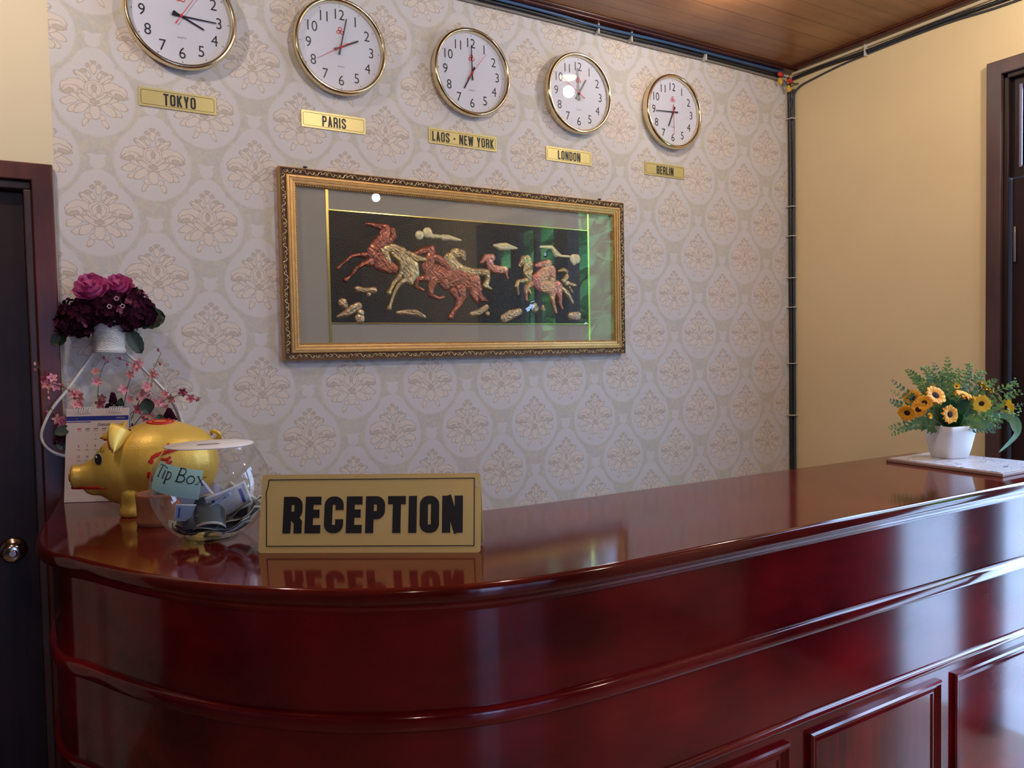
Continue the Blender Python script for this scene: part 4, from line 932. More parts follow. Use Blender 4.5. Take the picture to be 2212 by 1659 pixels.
# ---------------------------------------------------------------- piggy bank
hd = Vector((-.994,.109,0)); pg = tag(empty('piggy_bank', (.237,2.104,CT), atan2(hd.y,hd.x)), 'gold painted clay piggy bank with red brush marks, left of the glass bowl', 'piggy bank')
mb = MB()
ZB = .119
mb.sphere((-.004,0,ZB),(.136,.106,.106),32,20).sphere((.070,0,ZB-.012),(.084,.084,.086),28,16).sphere((-.07,0,ZB-.002),(.07,.085,.090),20,12)
M1 = Matrix.Translation((.096,0,ZB-.020)) @ Matrix.Rotation(radians(90),4,'Y') @ Matrix.Rotation(0,4,'Z')
mb.lathe([(.070,-.03),(.058,.022),(.043,.045),(.033,.064),(.028,.080),(.029,.091),(.028,.097),(.020,.1005),(0,.101)], 24, M1, True, False)
mb.sphere((.140,0,ZB-.050),(.030,.030,.020),16,10)
for x in (-.065,.060):
    for y in (-.050,.050): mb.lathe([(.030,0),(.034,.004),(.034,.018),(.030,.026),(.034,.06)], 16, Matrix.Translation((x,y,0)))
tmp = mb.build('body', M_piggold, pg)
md = tmp.modifiers.new('r','REMESH'); md.mode = 'VOXEL'; md.voxel_size = .0042
ms = tmp.modifiers.new('s','SMOOTH'); ms.iterations = 9; ms.factor = .6
dg = bpy.context.evaluated_depsgraph_get(); dg.update()
me = bpy.data.meshes.new_from_object(tmp.evaluated_get(dg)); tmp.modifiers.clear(); old = tmp.data; tmp.data = me; me.name = 'body'
me.polygons.foreach_set('use_smooth', [True]*len(me.polygons)); 
if not me.materials: me.materials.append(M_piggold)
bvh = BVHTree.FromPolygons([v.co.copy() for v in me.vertices], [tuple(p.vertices) for p in me.polygons])
def hit(o, d):
    r = bvh.ray_cast(Vector(o), Vector(d)); return (r[0], r[1]) if r[0] is not None else (None, None)
def ear(side):
    mb = MB(); c = Vector((.094, side*.050, ZB+.060)); fwd = Vector((1,0,0)); ou = Vector((0,side,0))
    ax_ = Vector((.30,side*.50,-.80)).normalized()
    bx_ = Vector((.75,side*.65,.15)); bx_ = (bx_-ax_*bx_.dot(ax_)).normalized(); nx_ = ax_.cross(bx_)
    if side < 0: ax_ = Vector((.86,-.22,-.30)).normalized(); bx_ = Vector((.1,-.8,.55)); bx_ = (bx_-ax_*bx_.dot(ax_)).normalized(); nx_ = ax_.cross(bx_); nx_ = nx_ if nx_.z < 0 else -nx_; nx_ = -nx_
    elif nx_.x > 0: nx_ = -nx_              # the back of the ear faces backward and outward, the opening forward
    c = Vector((.086, .056, ZB+.084)) if side > 0 else Vector((.082,-.048,ZB+.078))
    def fo(u, v, off=0):
        t = (u-.5)*2; wid = .031*(1-v**1.8)**.8; arch = .012*(1-t*t)*(1-.6*v)
        return c+ax_*(.066*v-.012)+bx_*(t*wid+.004*sin(v*pi))+nx_*(arch+off)
    mb.grid(lambda u,v: fo(u,v,.003), 12, 10); e = mb.build('ear', M_piggold, pg)
    so = e.modifiers.new('s','SOLIDIFY'); so.thickness = .007; so.offset = -1
    mb = MB(); mb.grid(lambda u,v: fo(.5+(u-.5)*.86,.12+v*.80,-.0052), 10, 8); mb.build('inner_ear', M_pigred, e)
ear(1); ear(-1)
# eyes, nostrils, mouth
def surf(x, z, side=1, off=.0008):
    p, nrm = hit((x, side*.4, z), (0,-side,0))
    return (p+Vector((0,side,0))*0+nrm*off) if p is not None else None
def patch(mb, cx, cz, rx, rz, side=1, off=.0012, ang=0, n=18):
    vs = []
    c = surf(cx,cz,side,off)
    if c is None: return
    vs.append(c)
    for k in range(n):
        a = 2*pi*k/n; u, v = rx*cos(a), rz*sin(a); x = cx+u*cos(ang)-v*sin(ang); z = cz+u*sin(ang)+v*cos(ang)
        q = surf(x,z,side,off); vs.append(q if q is not None else c)
    mb.add(vs, [(0,1+k,1+(k+1)%n) for k in range(n)], True)
for sd in (1,-1):
    mb = MB(); patch(mb,.1325,ZB+.024,.0105,.0135,sd,.0010); ew = mb.build('eye', mat('eye_white', srgb(188,190,170), .3) if sd == 1 else MATS['eye_white'], pg, fix=False)
    mb = MB(); patch(mb,.132,ZB+.022,.0082,.0118,sd,.0018); mb.build('pupil', M_black, ew, fix=False)
    mb = MB(); patch(mb,.135,ZB+.027,.002,.0025,sd,.0026); mb.build('eye_glint', M_white, ew, fix=False)
    mb = MB()
    for k in range(5):
        a = radians(50+20*k); pts = []
        for r in (.0145,.019,.024): q = surf(.132+r*cos(a)*.8, ZB+.026+r*sin(a), sd, .0008); pts.append(q)
        if all(p is not None for p in pts): mb.tube(pts, [.0008,.0006,.0003], 4)
    mb.build('eyelashes', M_black, ew)
mb = MB()
for y in (-.012,.012): mb.sphere((.1965,y,ZB-.020),(.003,.0055,.010),10,6)
mb.build('nostrils', mat('nostril_orange', srgb(176,72,20), .5), pg)
mb = MB()
mp_ = []
for k in range(11):
    a = radians(-75+15*k); p, nrm = hit((.6*cos(a)+.1, .6*sin(a), ZB-.046), (-cos(a),-sin(a),0))
    if p is not None: mp_.append(p+nrm*.0005)
mb.tube(mp_, [.0012+.0028*sin(pi*i/max(1,len(mp_)-1)) for i in range(len(mp_))], 6); mb.build('lips', M_pigred, pg)
mb = MB(); p, nrm = hit((.068,.02,.5),(0,0,-1))
mb.box(-.013,.013,-.0022,.0022,-.001,.0012, Matrix.Translation(p) @ nrm.to_track_quat('Z','X').to_matrix().to_4x4() @ Matrix.Rotation(radians(90),4,'Z')); mb.build('coin_slot', M_black, pg)
mb = MB()
for rr in (.016,.026):
    pts = []
    for k in range(20):
        a = 2*pi*k/20; p, nrm = hit((-.005+rr*1.15*cos(a), .012+rr*sin(a), .5),(0,0,-1)); pts.append(p+nrm*.0004)
    pts.append(pts[0]); mb.tube(pts, .0032 if rr > .02 else .0022, 6, caps=False)
mb.build('red_ring', M_pigred, pg)
mb = MB(); tl_ = crom([(-.126,0,ZB+.04),(-.142,.006,ZB+.054),(-.137,.016,ZB+.068),(-.124,.008,ZB+.072),(-.124,-.004,ZB+.062)], 5)
mb.tube(tl_, [.008*(1-.6*i/len(tl_)) for i in range(len(tl_))], 8); mb.build('tail', M_piggold, pg)
def stroke(mb, pts, wd, side=1):
    P = crom([(p[0],p[1],0) for p in pts], 4); n = len(P); L_, C_, R_ = [], [], []
    for i, q in enumerate(P):
        t = i/(n-1); d = (P[min(i+1,n-1)]-P[max(i-1,0)]).normalized(); m = Vector((-d.y,d.x,0)); ww = wd*(.55+.45*sin(pi*(t*.9+.05)))*(1+.12*sin(i*2.1))
        for A_, k in ((L_,1),(C_,0),(R_,-1)):
            s_ = surf(q.x+.010+m.x*ww*k, ZB+q.y+m.y*ww*k, side, .0012 if k else .0028); A_.append(s_)
    ok = [i for i in range(n) if None not in (L_[i],C_[i],R_[i])]
    for i in ok:
        if i+1 in ok: mb.add([L_[i],C_[i],R_[i],L_[i+1],C_[i+1],R_[i+1]], [(0,1,4,3),(1,2,5,4)], True)
mb = MB()
for pts, wd in (([(-.026,.052),(-.034,.047)],.0055),([(.008,.018),(.004,.026),(-.010,.032),(-.030,.036),(-.055,.041)],.0048),([(.012,.012),(.006,.020)],.006),
                ([(-.012,.020),(-.026,.018),(-.034,.024)],.004),([(-.016,.006),(-.030,.010),(-.036,.014)],.004),([(.014,-.008),(.013,-.020),(.008,-.024)],.005),([(.012,-.026),(.004,-.034),(.006,-.050),(.002,-.060)],.0048),
                ([(-.008,-.010),(-.010,-.030),(-.008,-.048)],.0042),([(-.010,-.012),(-.026,-.014),(-.036,-.012)],.0034),([(.006,-.058),(-.008,-.062),(-.022,-.058)],.005),([(-.024,-.022),(-.036,-.026),(-.046,-.024)],.0036),([(-.026,-.036),(-.040,-.038)],.0036)):
    stroke(mb, pts, wd)
mb.build('painted_character', M_pigred, pg, fix=False)

# ---------------------------------------------------------------- clay pot, calendar
cp = tag(empty('clay_bowl', (.212,1.925,CT)), 'small terracotta bowl behind the glass tip bowl', 'bowl')
MB().lathe([(.044,0),(.047,.002),(.049,.012),(.047,.016),(.0475,.045),(.049,.066),(.0485,.071),(.046,.073),(.0435,.070),(.041,.05),(.040,.02),(0,.016)], 40, None, True, False).build('bowl_body', M_terra, cp)
ph = tag(empty('card', (.215,1.925,CT+.018), radians(-20)), 'dark slate coloured card leaning in the small terracotta bowl', 'card')
MB().box(-.020,.024,-.004,.004,0,.102, Matrix.Rotation(radians(8),4,'Y')).build('card_face', mat('slate_plastic', srgb(70,84,92), .35), ph, .002)
ca = tag(empty('desk_calendar', (.030,2.365,CT), atan2(-.064,.128) if False else radians(-27)), 'white desk calendar with a dark blue header band, standing behind the piggy bank', 'calendar')
CW, CH = .162, .250; ln = radians(8)
Mf = Matrix.Translation((0,0,0)) @ Matrix.Rotation(-ln, 4, 'X')
MB().box(0,CW,-.001,.001,.001,CH, Mf).build('front_page', M_paper, ca)
Mb_ = Matrix.Translation((0,.068,0)) @ Matrix.Rotation(ln*.9, 4, 'X')
MB().box(0,CW,-.001,.001,0,CH*1.0, Mb_).build('back_board', mat('pale_blue_board', srgb(170,180,205), .6), ca)
MB().box(0,CW,.001,.067,.0006,.002).build('base_board', M_paper, ca)
Mq = Mf @ Matrix(((1,0,0,0),(0,0,-1,-.0013),(0,1,0,0),(0,0,0,1)))
def quad(mb, x0, x1, z0, z1, y=0.0): mb.add([(x0,z0,y),(x1,z0,y),(x1,z1,y),(x0,z1,y)], [(0,1,2,3)], False, 0, Mq)
mb = MB(); quad(mb, 0,CW,CH-.032,CH-.020); quad(mb,0,CW*.4,CH-.0365,CH-.0345); mb.build('header_band', M_blue, ca)
def addtext(mb, s, size, x, z, xs=.9, shear=0, M=None, bold=0):
    vs, fs = text_geo(s, size, xs, bold, shear=shear, res=2); mb.add([(v[0]+x, v[1]+z, .0002) for v in vs], fs, False, 0, M if M is not None else Mq)
mb = MB(); addtext(mb,'(September)',.0115,CW*.66,CH-.043,.9,.25); mb.build('month_title', mat('title_ink', srgb(92,60,96), .6), ca)
mb = MB(); addtext(mb,'ACER',.006,.022,CH-.026,1.3) if False else quad(mb,.012,.030,CH-.0275,CH-.0245); quad(mb,CW-.032,CW-.010,CH-.0275,CH-.0245); mb.build('header_mark', M_paper, ca)
mr, mk = MB(), MB()
cx0, cdx, rz0, rdz = .036, .0215, CH-.072, .0290
day = 1
for r in range(6):
    for c in range(7):
        if r == 0 and c < 2: continue
        if day > 30: break
        if c < 7 and cx0+c*cdx < CW-.006: addtext(mr if c == 0 else mk, str(day), .0105, cx0-.002+c*cdx, rz0-r*rdz*.98, .85); (quad(mr if c == 0 else mk, cx0-.006+c*cdx, cx0+.003+c*cdx, rz0-r*rdz*.98-.0105, rz0-r*rdz*.98-.0095))
        day += 1
for c in range(7):
    if cx0+c*cdx < CW-.006: quad(mr if c == 0 else mk, cx0-.007+c*cdx, cx0+.004+c*cdx, CH-.0555, CH-.0530); quad(mr if c == 0 else mk, cx0-.006+c*cdx, cx0+.003+c*cdx, CH-.0600, CH-.0590)
mr.build('sunday_dates', M_red, ca); mk.build('dates', M_greyp, ca)
mb = MB()
for g0 in (.030,.112):
    for k in range(6):
        x = g0+k*.0062
        mb.tube([tuple(Mf @ Vector((x, .004+.010*cos(a), CH-.005+.0095*sin(a)))) for a in [radians(-120+30*i) for i in range(13)]], .0009, 5)
mb.build('ring_binding', M_white, ca)

# ---------------------------------------------------------------- glass tip bowl
bc = (.292,1.728); bw = tag(empty('glass_tip_bowl', (bc[0],bc[1],CT)), 'round glass fish bowl used as a tip box, holding crumpled banknotes', 'bowl')
RB = .1205; ZB2 = .106
prof = [(0,.004),(.040,.003),(.050,.0),(.055,.001)]+[(RB*cos(radians(a)), ZB2+RB*sin(radians(a))) for a in range(-62,44,6)]+[(.0885,ZB2+.0835),(.0890,ZB2+.0855),(.0875,ZB2+.0865)]
MB().lathe(prof, 64, None, False, False).build('bowl_glass', M_bowl, bw)
MB().lathe([(.030,.0005),(.052,.0005),(.053,.004),(.050,.007),(.035,.006)], 48, None, False, False).build('thick_base', M_glass, bw)
ld_ = MB().lathe([(0,ZB2+.0868),(.0890,ZB2+.0868),(.0900,ZB2+.088),(.0890,ZB2+.0893),(0,ZB2+.0897)], 48, None, False, False).build('lid_disc', M_white, bw)
mb = MB(); ribbon(mb, [(-.022,-.006),(-.016,.006),(0,.008),(.014,.007),(.022,-.004),(.012,-.010),(-.006,-.011)], .0025, True, Matrix.Translation((-.004,-.01,ZB2+.0898))); mb.build('lid_slot', M_greyp, ld_)
va = atan2(-bc[1], -bc[0])              # azimuth that faces the photographer
def onbowl(du, dv, off=.0012, r=RB):    # du metres round the bowl, dv metres up, measured at the label
    a = va + radians(-37) + du/(r*.98); b_ = dv/r
    rr = (r+off)*cos(b_); return (rr*cos(a), rr*sin(a), ZB2+(r+off)*sin(b_))
ROT = radians(-9)
def lab(u, v, off=.0012): return onbowl(u*cos(ROT)-v*sin(ROT), u*sin(ROT)+v*cos(ROT)+.030, off)
mb = MB(); mb.grid(lambda s,t: lab((s-.5)*.118, (t-.5)*.058), 20, 8); tb = mb.build('tip_label', M_note, bw)
def serif(mb, ch, x, h):
    tk, tn = .0026, .0012; S = []
    def st(pts, w_): S.append((pts, w_))
    if ch == 'T': st([(.010,0),(.010,h)],tk); st([(0,h-.001),(.020,h-.001)],tn); st([(0,h),(0,h-.006)],tn); st([(.020,h),(.020,h-.006)],tn); st([(.006,.0005),(.014,.0005)],tn); w = .021
    elif ch == 'i': st([(.004,0),(.004,h*.62)],tk); st([(.001,h*.61),(.004,h*.62)],tn); st([(.001,.0005),(.007,.0005)],tn); st([(.004,h*.82),(.004,h*.92)],.003); w = .009
    elif ch == 'p': st([(.004,-h*.32),(.004,h*.62)],tk); st(arc(.008,h*.31,.007,h*.30,140,-140,10),tn*1.6); st([(.001,h*.61),(.004,h*.62)],tn); st([(.001,-h*.32),(.008,-h*.32)],tn); w = .017
    elif ch == 'B': st([(.004,0),(.004,h)],tk*1.1); st([(.001,h-.0006)]+arc(.010,h*.75,.0075,h*.235,90,-90,8)+[(.004,h*.52)],tn*1.5); st([(.004,h*.50)]+arc(.0105,h*.26,.0090,h*.245,90,-90,8)+[(.001,.0006)],tn*1.7); w = .022
    elif ch == 'o': st(arc(.009,h*.31,.0075,h*.30,0,360,14),tn*1.6); w = .019
    elif ch == 'x': st([(.002,h*.62),(.015,0)],tk); st([(.015,h*.62),(.002,0)],tn); st([(0,h*.62),(.006,h*.62)],tn); st([(.012,h*.62),(.018,h*.62)],tn); st([(0,0),(.006,0)],tn); st([(.012,0),(.018,0)],tn); w = .019
    for pts, w_ in S:
        P = []
        for a_, b_ in zip(pts, pts[1:]):
            for k in range(3): P.append((a_[0]+(b_[0]-a_[0])*k/3, a_[1]+(b_[1]-a_[1])*k/3))
        P.append(pts[-1]); tmpb = MB(); ribbon(tmpb, [(x+p[0]+p[1]*.10, p[1]) for p in P], w_, False)
        n_ = len(P); vs = [lab(v[0], v[1], .0019) for v in tmpb.v[:2*n_]]
        mb.add(vs, [(i,n_+i,n_+i+1,i+1) for i in range(n_-1)])
    return w
mb = MB(); x = -.052
for ch in 'Tip Box':
    if ch == ' ': x += .010
    else: x += serif(mb, ch, x, .028 if ch in 'B' else .0255)*1.02
for v_i in range(len(mb.v)): pass
mb.build('lettering', M_black, tb, fix=False)
# banknotes lying crumpled in the bowl
def note_mat(nm, base, band, edge):
    m = mat(nm, base, .65); nt = m.node_tree; N = nt.nodes; L = nt.links; b = N['Principled BSDF']
    uv = N.new('ShaderNodeUVMap'); uv.uv_map = 'uv'; sp = N.new('ShaderNodeSeparateXYZ'); L.new(uv.outputs[0], sp.inputs[0])
    def inr(s, a, c):
        g1 = N.new('ShaderNodeMath'); g1.operation = 'GREATER_THAN'; g1.inputs[1].default_value = a; L.new(s, g1.inputs[0])
        g2 = N.new('ShaderNodeMath'); g2.operation = 'LESS_THAN'; g2.inputs[1].default_value = c; L.new(s, g2.inputs[0])
        mu = N.new('ShaderNodeMath'); mu.operation = 'MULTIPLY'; L.new(g1.outputs[0], mu.inputs[0]); L.new(g2.outputs[0], mu.inputs[1]); return mu.outputs[0]
    def mul(a, c): q = N.new('ShaderNodeMath'); q.operation = 'MULTIPLY'; L.new(a, q.inputs[0]); L.new(c, q.inputs[1]); return q.outputs[0]
    cur = None
    n = N.new('ShaderNodeTexNoise'); n.inputs['Scale'].default_value = 14; L.new(uv.outputs[0], n.inputs['Vector'])
    def mix(f, A, B):
        q = N.new('ShaderNodeMix'); q.data_type = 'RGBA'; L.new(f, q.inputs[0])
        for k, z in ((6,A),(7,B)):
            if isinstance(z, tuple): q.inputs[k].default_value = z
            else: L.new(z, q.inputs[k])
        return q.outputs[2]
    c = mix(n.outputs[0], base, tuple(a*.6 for a in base[:3])+(1,))
    c = mix(mul(inr(sp.outputs[0],.04,.96), inr(sp.outputs[1],.08,.92)), edge, c)
    c = mix(mul(inr(sp.outputs[0],.12,.20), inr(sp.outputs[1],.2,.8)), c, band)
    c = mix(mul(inr(sp.outputs[0],.78,.86), inr(sp.outputs[1],.2,.8)), c, band)
    L.new(c, b.inputs['Base Color']); return m
NM = [note_mat('note_grey', srgb(70,80,84), srgb(40,46,60), srgb(190,180,160)), note_mat('note_cream', srgb(186,176,160), srgb(116,84,86), srgb(205,196,176)), note_mat('note_blue', srgb(150,170,196), srgb(40,70,150), srgb(200,205,215)), note_mat('note_pale', srgb(196,196,204), srgb(60,64,140), srgb(216,214,214)), note_mat('note_green', srgb(58,74,72), srgb(30,40,44), srgb(150,150,130))]
toV = Vector((cos(va), sin(va), 0)); right_ = Vector((-toV.y, toV.x, 0))     # right_ points to the photo's right
def note(c, ax_u, ax_v, lu, lv, amp, freq, ph, m, label, roll=0):
    c = Vector(c); u_ = Vector(ax_u).normalized(); v_ = Vector(ax_v); v_ = (v_-u_*v_.dot(u_)).normalized(); n_ = u_.cross(v_)
    def fn(s,t):
        x = (s-.5)*lu; y = (t-.5)*lv
        if roll:
            a = (s-.5)*roll; R0 = lu/roll; q = c+u_*(R0*sin(a))+n_*(R0*(1-cos(a)))+v_*y
        else: q = c+u_*x+v_*y+n_*(amp*sin(freq*s*2*pi+ph)+amp*.5*sin(t*3+ph))
        # stay inside the glass
        d = q-Vector((bc[0],bc[1],CT+ZB2)); lim = RB-.006
        if d.length > lim: q = Vector((bc[0],bc[1],CT+ZB2))+d*(lim/d.length)
        q.z = max(q.z, CT+.009); return q
    mb = MB(); mb.grid(fn, 26, 10, uv=True)
    o = mb.build('banknote', m, None, 0, False); so = o.modifiers.new('s','SOLIDIFY'); so.thickness = .0004; so.offset = 0
    return tag(o, label, 'banknote', 'banknotes in the tip bowl')
BC = Vector((bc[0],bc[1],CT)); up = Vector((0,0,1))
note(BC+toV*.050+right_*.034+up*.080, right_*.9+up*.32-toV*.1, up*.75+right_*-.15+toV*.3, .085,.060,.004,.5,0,NM[3],'pale banknote with violet bars, standing uppermost at the front of the bowl')
note(BC+toV*.028+right_*.055+up*.070, right_*.7-up*.55, up*.7+right_*.5, .085,.055,.003,.5,1,NM[1],'cream edged banknote leaning behind the pale one at the right of the bowl')
note(BC+toV*.040+right_*-.020+up*.080, right_*.5-up*.75, right_*.75+up*.55, .085,.060,.002,.5,1,NM[3],'pale sheet standing steeply behind the note label')
note(BC+toV*.060+right_*.006+up*.072, right_*.85+up*.50, up*.4-right_*.2+toV*.6, .080,.020,.002,.4,2,NM[2],'blue strip of a banknote slanting across the middle of the bowl')
note(BC+toV*.070+right_*-.005+up*.070, right_, toV*.4-up*.5, .085,.070,.012,.5,-.3,NM[0],'dark grey banknote arched over the pile in the middle of the bowl', 2.6)
note(BC+toV*.035+right_*.050+up*.050, right_*.9+up*.40, toV*.8, .14,.075,.010,.8,1,NM[0],'dark banknote fanning out to the right side of the bowl')
note(BC+toV*.045+right_*.040+up*.034, right_*.9+up*.45, toV*.8, .13,.075,.010,1.0,2.5,NM[4],'dark green banknote under the grey one at the right of the bowl')
note(BC+toV*.070+right_*.050+up*.026, right_*.8+up*.5, toV*.6-up*.6, .065,.025,.003,.6,0,NM[3],'white banknote corner with a violet bar low at the right')
note(BC+toV*.060+right_*-.055+up*.034, toV*.3+right_*.3, toV*.9-right_*.2, .055,.060,.006,1,0,NM[4],'banknote rolled into a loop low at the left of the bowl', 5.2)
note(BC+toV*.035+up*.030, right_, toV*.8-up*.3, .17,.09,.009,1.5,.5,NM[4],'dark banknote flat at the bottom of the pile in the bowl')
note(BC+toV*.055+right_*.0+up*.044, right_*.9+toV*.1, toV*.6-up*.5, .15,.075,.010,1.2,2,NM[0],'grey banknote folded over in the middle of the pile')
note(BC+toV*.05+right_*-.045+up*.062, right_*.9-up*.1, up*.8+right_*.2, .050,.035,.002,.5,0,NM[2],'small blue printed note at the left under the label')

# ---------------------------------------------------------------- hanging basket with hydrangea and orchids
bk = tag(empty('hanging_basket', (.155,YB-.075,1.55)), 'white rattan wall basket with a cup on top and a teardrop loop below', 'basket')
by = YB-.044
def bb(mb, name, m, par=bk): o = mb.build(name, m, None, 0, False); o.data.transform(Matrix.Translation((-.155,-(YB-.075),-1.55))); o.parent = par; return o
cx_ = .155
mb = MB(); cupM = Matrix.Translation((cx_, YB-.065, 1.548))
mb.lathe([(.0405,0),(.041,.004),(.038,.03),(.0375,.055),(.040,.075),(.045,.095),(.043,.095),(.036,.075),(.034,.03),(.034,.004)], 40, cupM, False, False)
cupo = bb(mb, 'cup', M_whitewick)
mb = MB()
for k in range(22):
    z = .004+.004*k; r = .0385 + (.0025 if k < 2 else 0)+ max(0,(z-.055))**1.4*.35
    mb.tube([(cx_+(r+.0008)*cos(a), YB-.065+(r+.0008)*sin(a), 1.548+z+.0006*(1 if (i+k)%2 else -1)) for i, a in enumerate([2*pi*j/36 for j in range(37)])], .0017, 5, caps=False)
bb(mb, 'woven_strands', M_whitewick, cupo)
lp = [(.118,1.550),(.060,1.462),(.010,1.395),(-.012,1.345),(-.014,1.315),(.002,1.288),(.035,1.268),(.10,1.255),(.17,1.252),(.24,1.256),(.30,1.272),(.333,1.30),(.338,1.34),(.318,1.40),(.275,1.462),(.200,1.548)]
P = crom([(x,0,z) for x,z in lp], 5)
for off, nm_ in ((.028,0),(-.028,1)):
    mb = MB(); mb.tube([(p.x, by+off*min(1,max(.12,(1.50-p.z)/.14)), p.z) for p in P], .0038, 7); bb(mb, 'loop_rod', M_whitewick)
mb = MB()
for i, p in enumerate(P):
    if p.z < 1.385:
        for k in range(5):
            pass
vs = []; sel = [p for p in P if p.z < 1.40]
def band(s,t):
    q = s*(len(sel)-1); i = min(len(sel)-2,int(q)); p = sel[i].lerp(sel[i+1], q-i); return (p.x, by+(-.028+.056*t), p.z+.0012*(1 if int(s*160)%2 else -1)*(1 if int(t*8)%2 else -1))
mb.grid(band, 160, 8); wb = bb(mb, 'woven_band', M_whitewick); so = wb.modifiers.new('s','SOLIDIFY'); so.thickness = .002
MB_h = MB().tube([(cx_,YB-.001,1.60),(cx_,YB-.028,1.60)], .003, 6); bb(MB_h, 'wall_hook', M_chrome)
# hydrangea bouquet in the cup
rh = random.Random(11)
hy = tag(empty('hydrangea_bouquet', (cx_,YB-.065,1.56)), 'dark plum hydrangeas with magenta roses in the basket cup', 'flowers')
hinv = Matrix.Translation((-cx_,-(YB-.065),-1.56))
def hb(mb, name, m, lab_=None, par=hy, inv=hinv):
    o = mb.build(name, m, None, 0, False); o.data.transform(inv); o.parent = par
    if lab_: o['label'] = lab_
    return o
def floret(mb, c, nrm, r, rnd, n=4):
    nrm = Vector(nrm).normalized(); u = nrm.orthogonal().normalized(); v = nrm.cross(u); ph = rnd.uniform(0,pi); c = Vector(c)
    for k in range(n):
        a = ph+2*pi*k/n; d = u*cos(a)+v*sin(a); s = nrm.cross(d); lf = rnd.uniform(-.1,.5)*r
        mb.add([c, c+d*r*.55-s*r*.5+nrm*lf*.5, c+d*r*1.0-s*r*.28+nrm*lf, c+d*r*1.08+nrm*lf*.8, c+d*r*1.0+s*r*.28+nrm*lf, c+d*r*.55+s*r*.5+nrm*lf*.5, c+d*r*.6+nrm*(lf*.4-r*.08)], [(0,1,6),(1,2,6),(2,3,6),(3,4,6),(4,5,6),(5,0,6)], True)
heads = [((.085,YB-.085,1.652),.050),((.155,YB-.110,1.668),.046),((.218,YB-.085,1.688),.042),((.208,YB-.095,1.650),.040),((.245,YB-.080,1.655),.036),((.112,YB-.100,1.662),.040),((.062,YB-.075,1.632),.034),((.165,YB-.060,1.70),.045),((.090,YB-.07,1.632),.036)]
for c, r in heads:
    mb, mb2 = MB(), MB(); mb.sphere(c, r*.72, 12, 8)
    for i in range(int(60)):
        z = 1-2*(i+.5)/60; a = i*2.39996; nn = Vector((sqrt(1-z*z)*cos(a), sqrt(1-z*z)*sin(a), z))
        if nn.y > .75: continue
        q = Vector(c)+nn*r*rh.uniform(.82,1.0)
        floret(mb2 if rh.random() < .14 else mb, q, nn+Vector((rh.gauss(0,.3),rh.gauss(0,.3),rh.gauss(0,.3))), rh.uniform(.011,.015), rh)
    h_ = hb(mb, 'hydrangea_head', M_hyd); hb(mb2, 'lighter_petals', M_hyd2, 'lighter plum petals', h_)
for c, r in (((.116,YB-.112,1.722),.046),((.184,YB-.090,1.730),.040)):
    mb = MB(); mb.sphere(c, r*.62, 14, 9); nn0 = Vector((-.25,-.75,.6)).normalized()
    for ring, (n, rr, lf) in enumerate(((3,.35,.62),(5,.55,.5),(7,.8,.25),(9,1.0,-.1),(9,1.0,-.5))):
        u = nn0.orthogonal().normalized(); v = nn0.cross(u)
        for k in range(n):
            a = 2*pi*k/n+ring*.5; d = u*cos(a)+v*sin(a); s = nn0.cross(d); cc = Vector(c)+nn0*(lf*r)
            def fn(p,q,d=d,s=s,cc=cc,rr=rr):
                w_ = (p-.5)*2; return cc+d*(r*rr*(.55+.45*q)+.002*sin(6*p))+s*(w_*r*rr*.62)*(1-.25*q)+nn0*(r*(.42*q-.10)-abs(w_)*r*.12)-d*(abs(w_)**2*r*rr*.28)
            mb.grid(fn, 6, 4)
    hb(mb, 'rose', M_rose, 'magenta rose')
for c in ((.172,YB-.160,1.694),(.154,YB-.160,1.672),(.186,YB-.154,1.674)):
    mb = MB()
    for k in range(5): a = 2*pi*k/5; mb.tube([Vector(c)+Vector((.005*cos(a+j*.5),-.002*j*.4,.005*sin(a+j*.5))) for j in range(3)], .0018, 5)
    hb(mb, 'floret_cluster', M_lilac, 'pale lilac florets')
def round_leaf(c, ax, nrm, l, w_, name='leaf', m=M_dkleaf):
    c = Vector(c); ax = Vector(ax).normalized(); nrm = Vector(nrm).normalized(); s = ax.cross(nrm).normalized(); mb = MB()
    mb.grid(lambda p,q: c+ax*l*p+s*((q-.5)*2*w_*(sin(pi*min(1,.04+.96*p))**.55)*(1+.05*sin(p*30)))+nrm*(abs(q-.5)*w_*.5-.006*p*p), 14, 6); hb(mb, name, m)
round_leaf((.225,YB-.075,1.640),(.9,-.1,.12),(-.2,-1,.3),.078,.034); round_leaf((.205,YB-.06,1.612),(.45,.05,-.9),(.3,-1,0),.075,.022); round_leaf((.05,YB-.05,1.60),(-.5,0,-.4),(0,-1,.2),.04,.018)
# orchid bouquet in the lower loop
orc = tag(empty('orchid_bouquet', (cx_,YB-.07,1.262)), 'thin pink orchid sprays in the lower loop of the wall basket', 'flowers')
oinv = Matrix.Translation((-cx_,-(YB-.07),-1.262))
O0 = (.165, YB-.072, 1.275)
sprays = [[O0,(.125,YB-.08,1.40),(.128,YB-.085,1.48),(.145,YB-.085,1.525)],[O0,(.190,YB-.08,1.42),(.212,YB-.085,1.50),(.215,YB-.09,1.515),(.170,YB-.09,1.535)],[O0,(.08,YB-.09,1.40),(.045,YB-.10,1.455),(.005,YB-.10,1.475),(-.020,YB-.105,1.530)],[O0,(.215,YB-.09,1.39),(.245,YB-.09,1.46),(.285,YB-.095,1.545)],
          [O0,(.235,YB-.09,1.375),(.305,YB-.09,1.415),(.350,YB-.09,1.422),(.388,YB-.09,1.412)],[O0,(.10,YB-.09,1.36),(.070,YB-.095,1.415),(.06,YB-.10,1.45)],[O0,(.19,YB-.09,1.36),(.245,YB-.095,1.42),(.262,YB-.095,1.49)],[O0,(.05,YB-.09,1.35),(.02,YB-.10,1.38),(-.005,YB-.10,1.44)]]
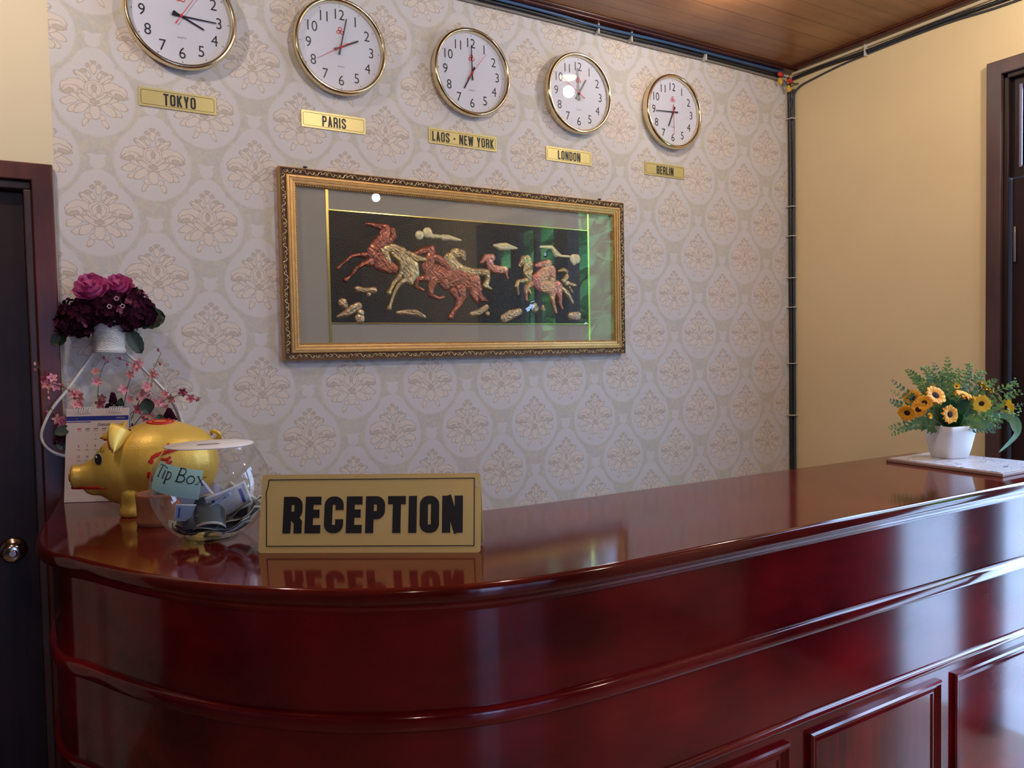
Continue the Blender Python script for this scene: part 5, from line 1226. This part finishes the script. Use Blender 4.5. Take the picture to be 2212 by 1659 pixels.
ro = random.Random(5)
def orchid(c, r, m, rnd):
    mb = MB(); nn = Vector((rnd.uniform(-.6,.6),-1,rnd.uniform(-.4,.4))); petal_ring(mb, c, nn, 5, .001, r, r*.32, r*.25, rnd, r*.1, rnd.uniform(0,3)); mb.sphere(Vector(c)+nn.normalized()*.003, .0022, 6, 4)
    hb(mb, 'orchid_blossom', m, None, orc, oinv)
mbst = MB()
for s_ in sprays:
    P = crom(s_, 6); mbst.tube(P, [.0014*(1-.5*i/len(P)) for i in range(len(P))], 5)
    for i in range(6, len(P), 2):
        q = P[i]+Vector((ro.uniform(-.014,.014),ro.uniform(-.012,.004),ro.uniform(-.010,.012)))
        if i > len(P)-4 or ro.random() < .3:
            mb = MB(); mb.sphere(q, (.0035,.0035,.0055), 7, 5); hb(mb, 'bud', M_pinkc if ro.random() < .5 else M_pink, None, orc, oinv)
        else: orchid(q, ro.uniform(.012,.018), M_pink if ro.random() < .75 else M_pinkc, ro)
        mbst.tube([P[i], q], .0008, 4)
hb(mbst, 'stems', M_stem, None, orc, oinv)
for k in range(26):
    q = Vector((ro.uniform(.02,.31), YB-ro.uniform(.03,.08), ro.uniform(1.30,1.40)-abs(ro.gauss(0,.02))))
    orchid(q, ro.uniform(.009,.014), M_pink if ro.random() < .5 else M_pinkc, ro)
def spike(c, h, lab_=None):
    mb = MB()
    for i in range(60):
        t = i/60; r = .016*(1-t)+.002; a = i*2.4; mb.sphere((c[0]+r*cos(a), c[1]+r*sin(a)*.7, c[2]+h*t), (.0042,.0042,.0035), 6, 4)
    hb(mb, 'berry_spike', M_hyd, 'dark purple berry spike', orc, oinv)
spike((.158,YB-.10,1.375), .062); spike((.145,YB-.10,1.37), .035); spike((.30,YB-.10,1.355), .03); spike((.03,YB-.10,1.305), .04)
for c, ax, l, w_ in (((.165,YB-.10,1.37),(.25,-.1,1),.055,.012),((.13,YB-.11,1.375),(-1,-.1,.25),.045,.013),((.245,YB-.11,1.375),(-.2,-.2,1),.045,.02),((.27,YB-.11,1.37),(.2,-.2,-1),.04,.015),((.05,YB-.11,1.35),(-.6,-.1,-.3),.04,.014),((.03,YB-.10,1.33),(.3,-.1,-1),.05,.02),((.08,YB-.10,1.32),(-.3,-.1,-1),.05,.02),((.20,YB-.10,1.33),(.5,-.1,-.4),.06,.02),((.26,YB-.10,1.31),(.5,-.1,.2),.05,.02)):
    c = Vector(c); ax = Vector(ax).normalized(); nrm = Vector((.1,-1,.2)).normalized(); s = ax.cross(nrm).normalized(); mb = MB()
    mb.grid(lambda p,q: c+ax*l*p+s*((q-.5)*2*w_*sin(pi*min(1,.04+.96*p))**.7)+nrm*(abs(q-.5)*w_*.5), 8, 4); hb(mb, 'leaf', M_dkleaf, None, orc, oinv)
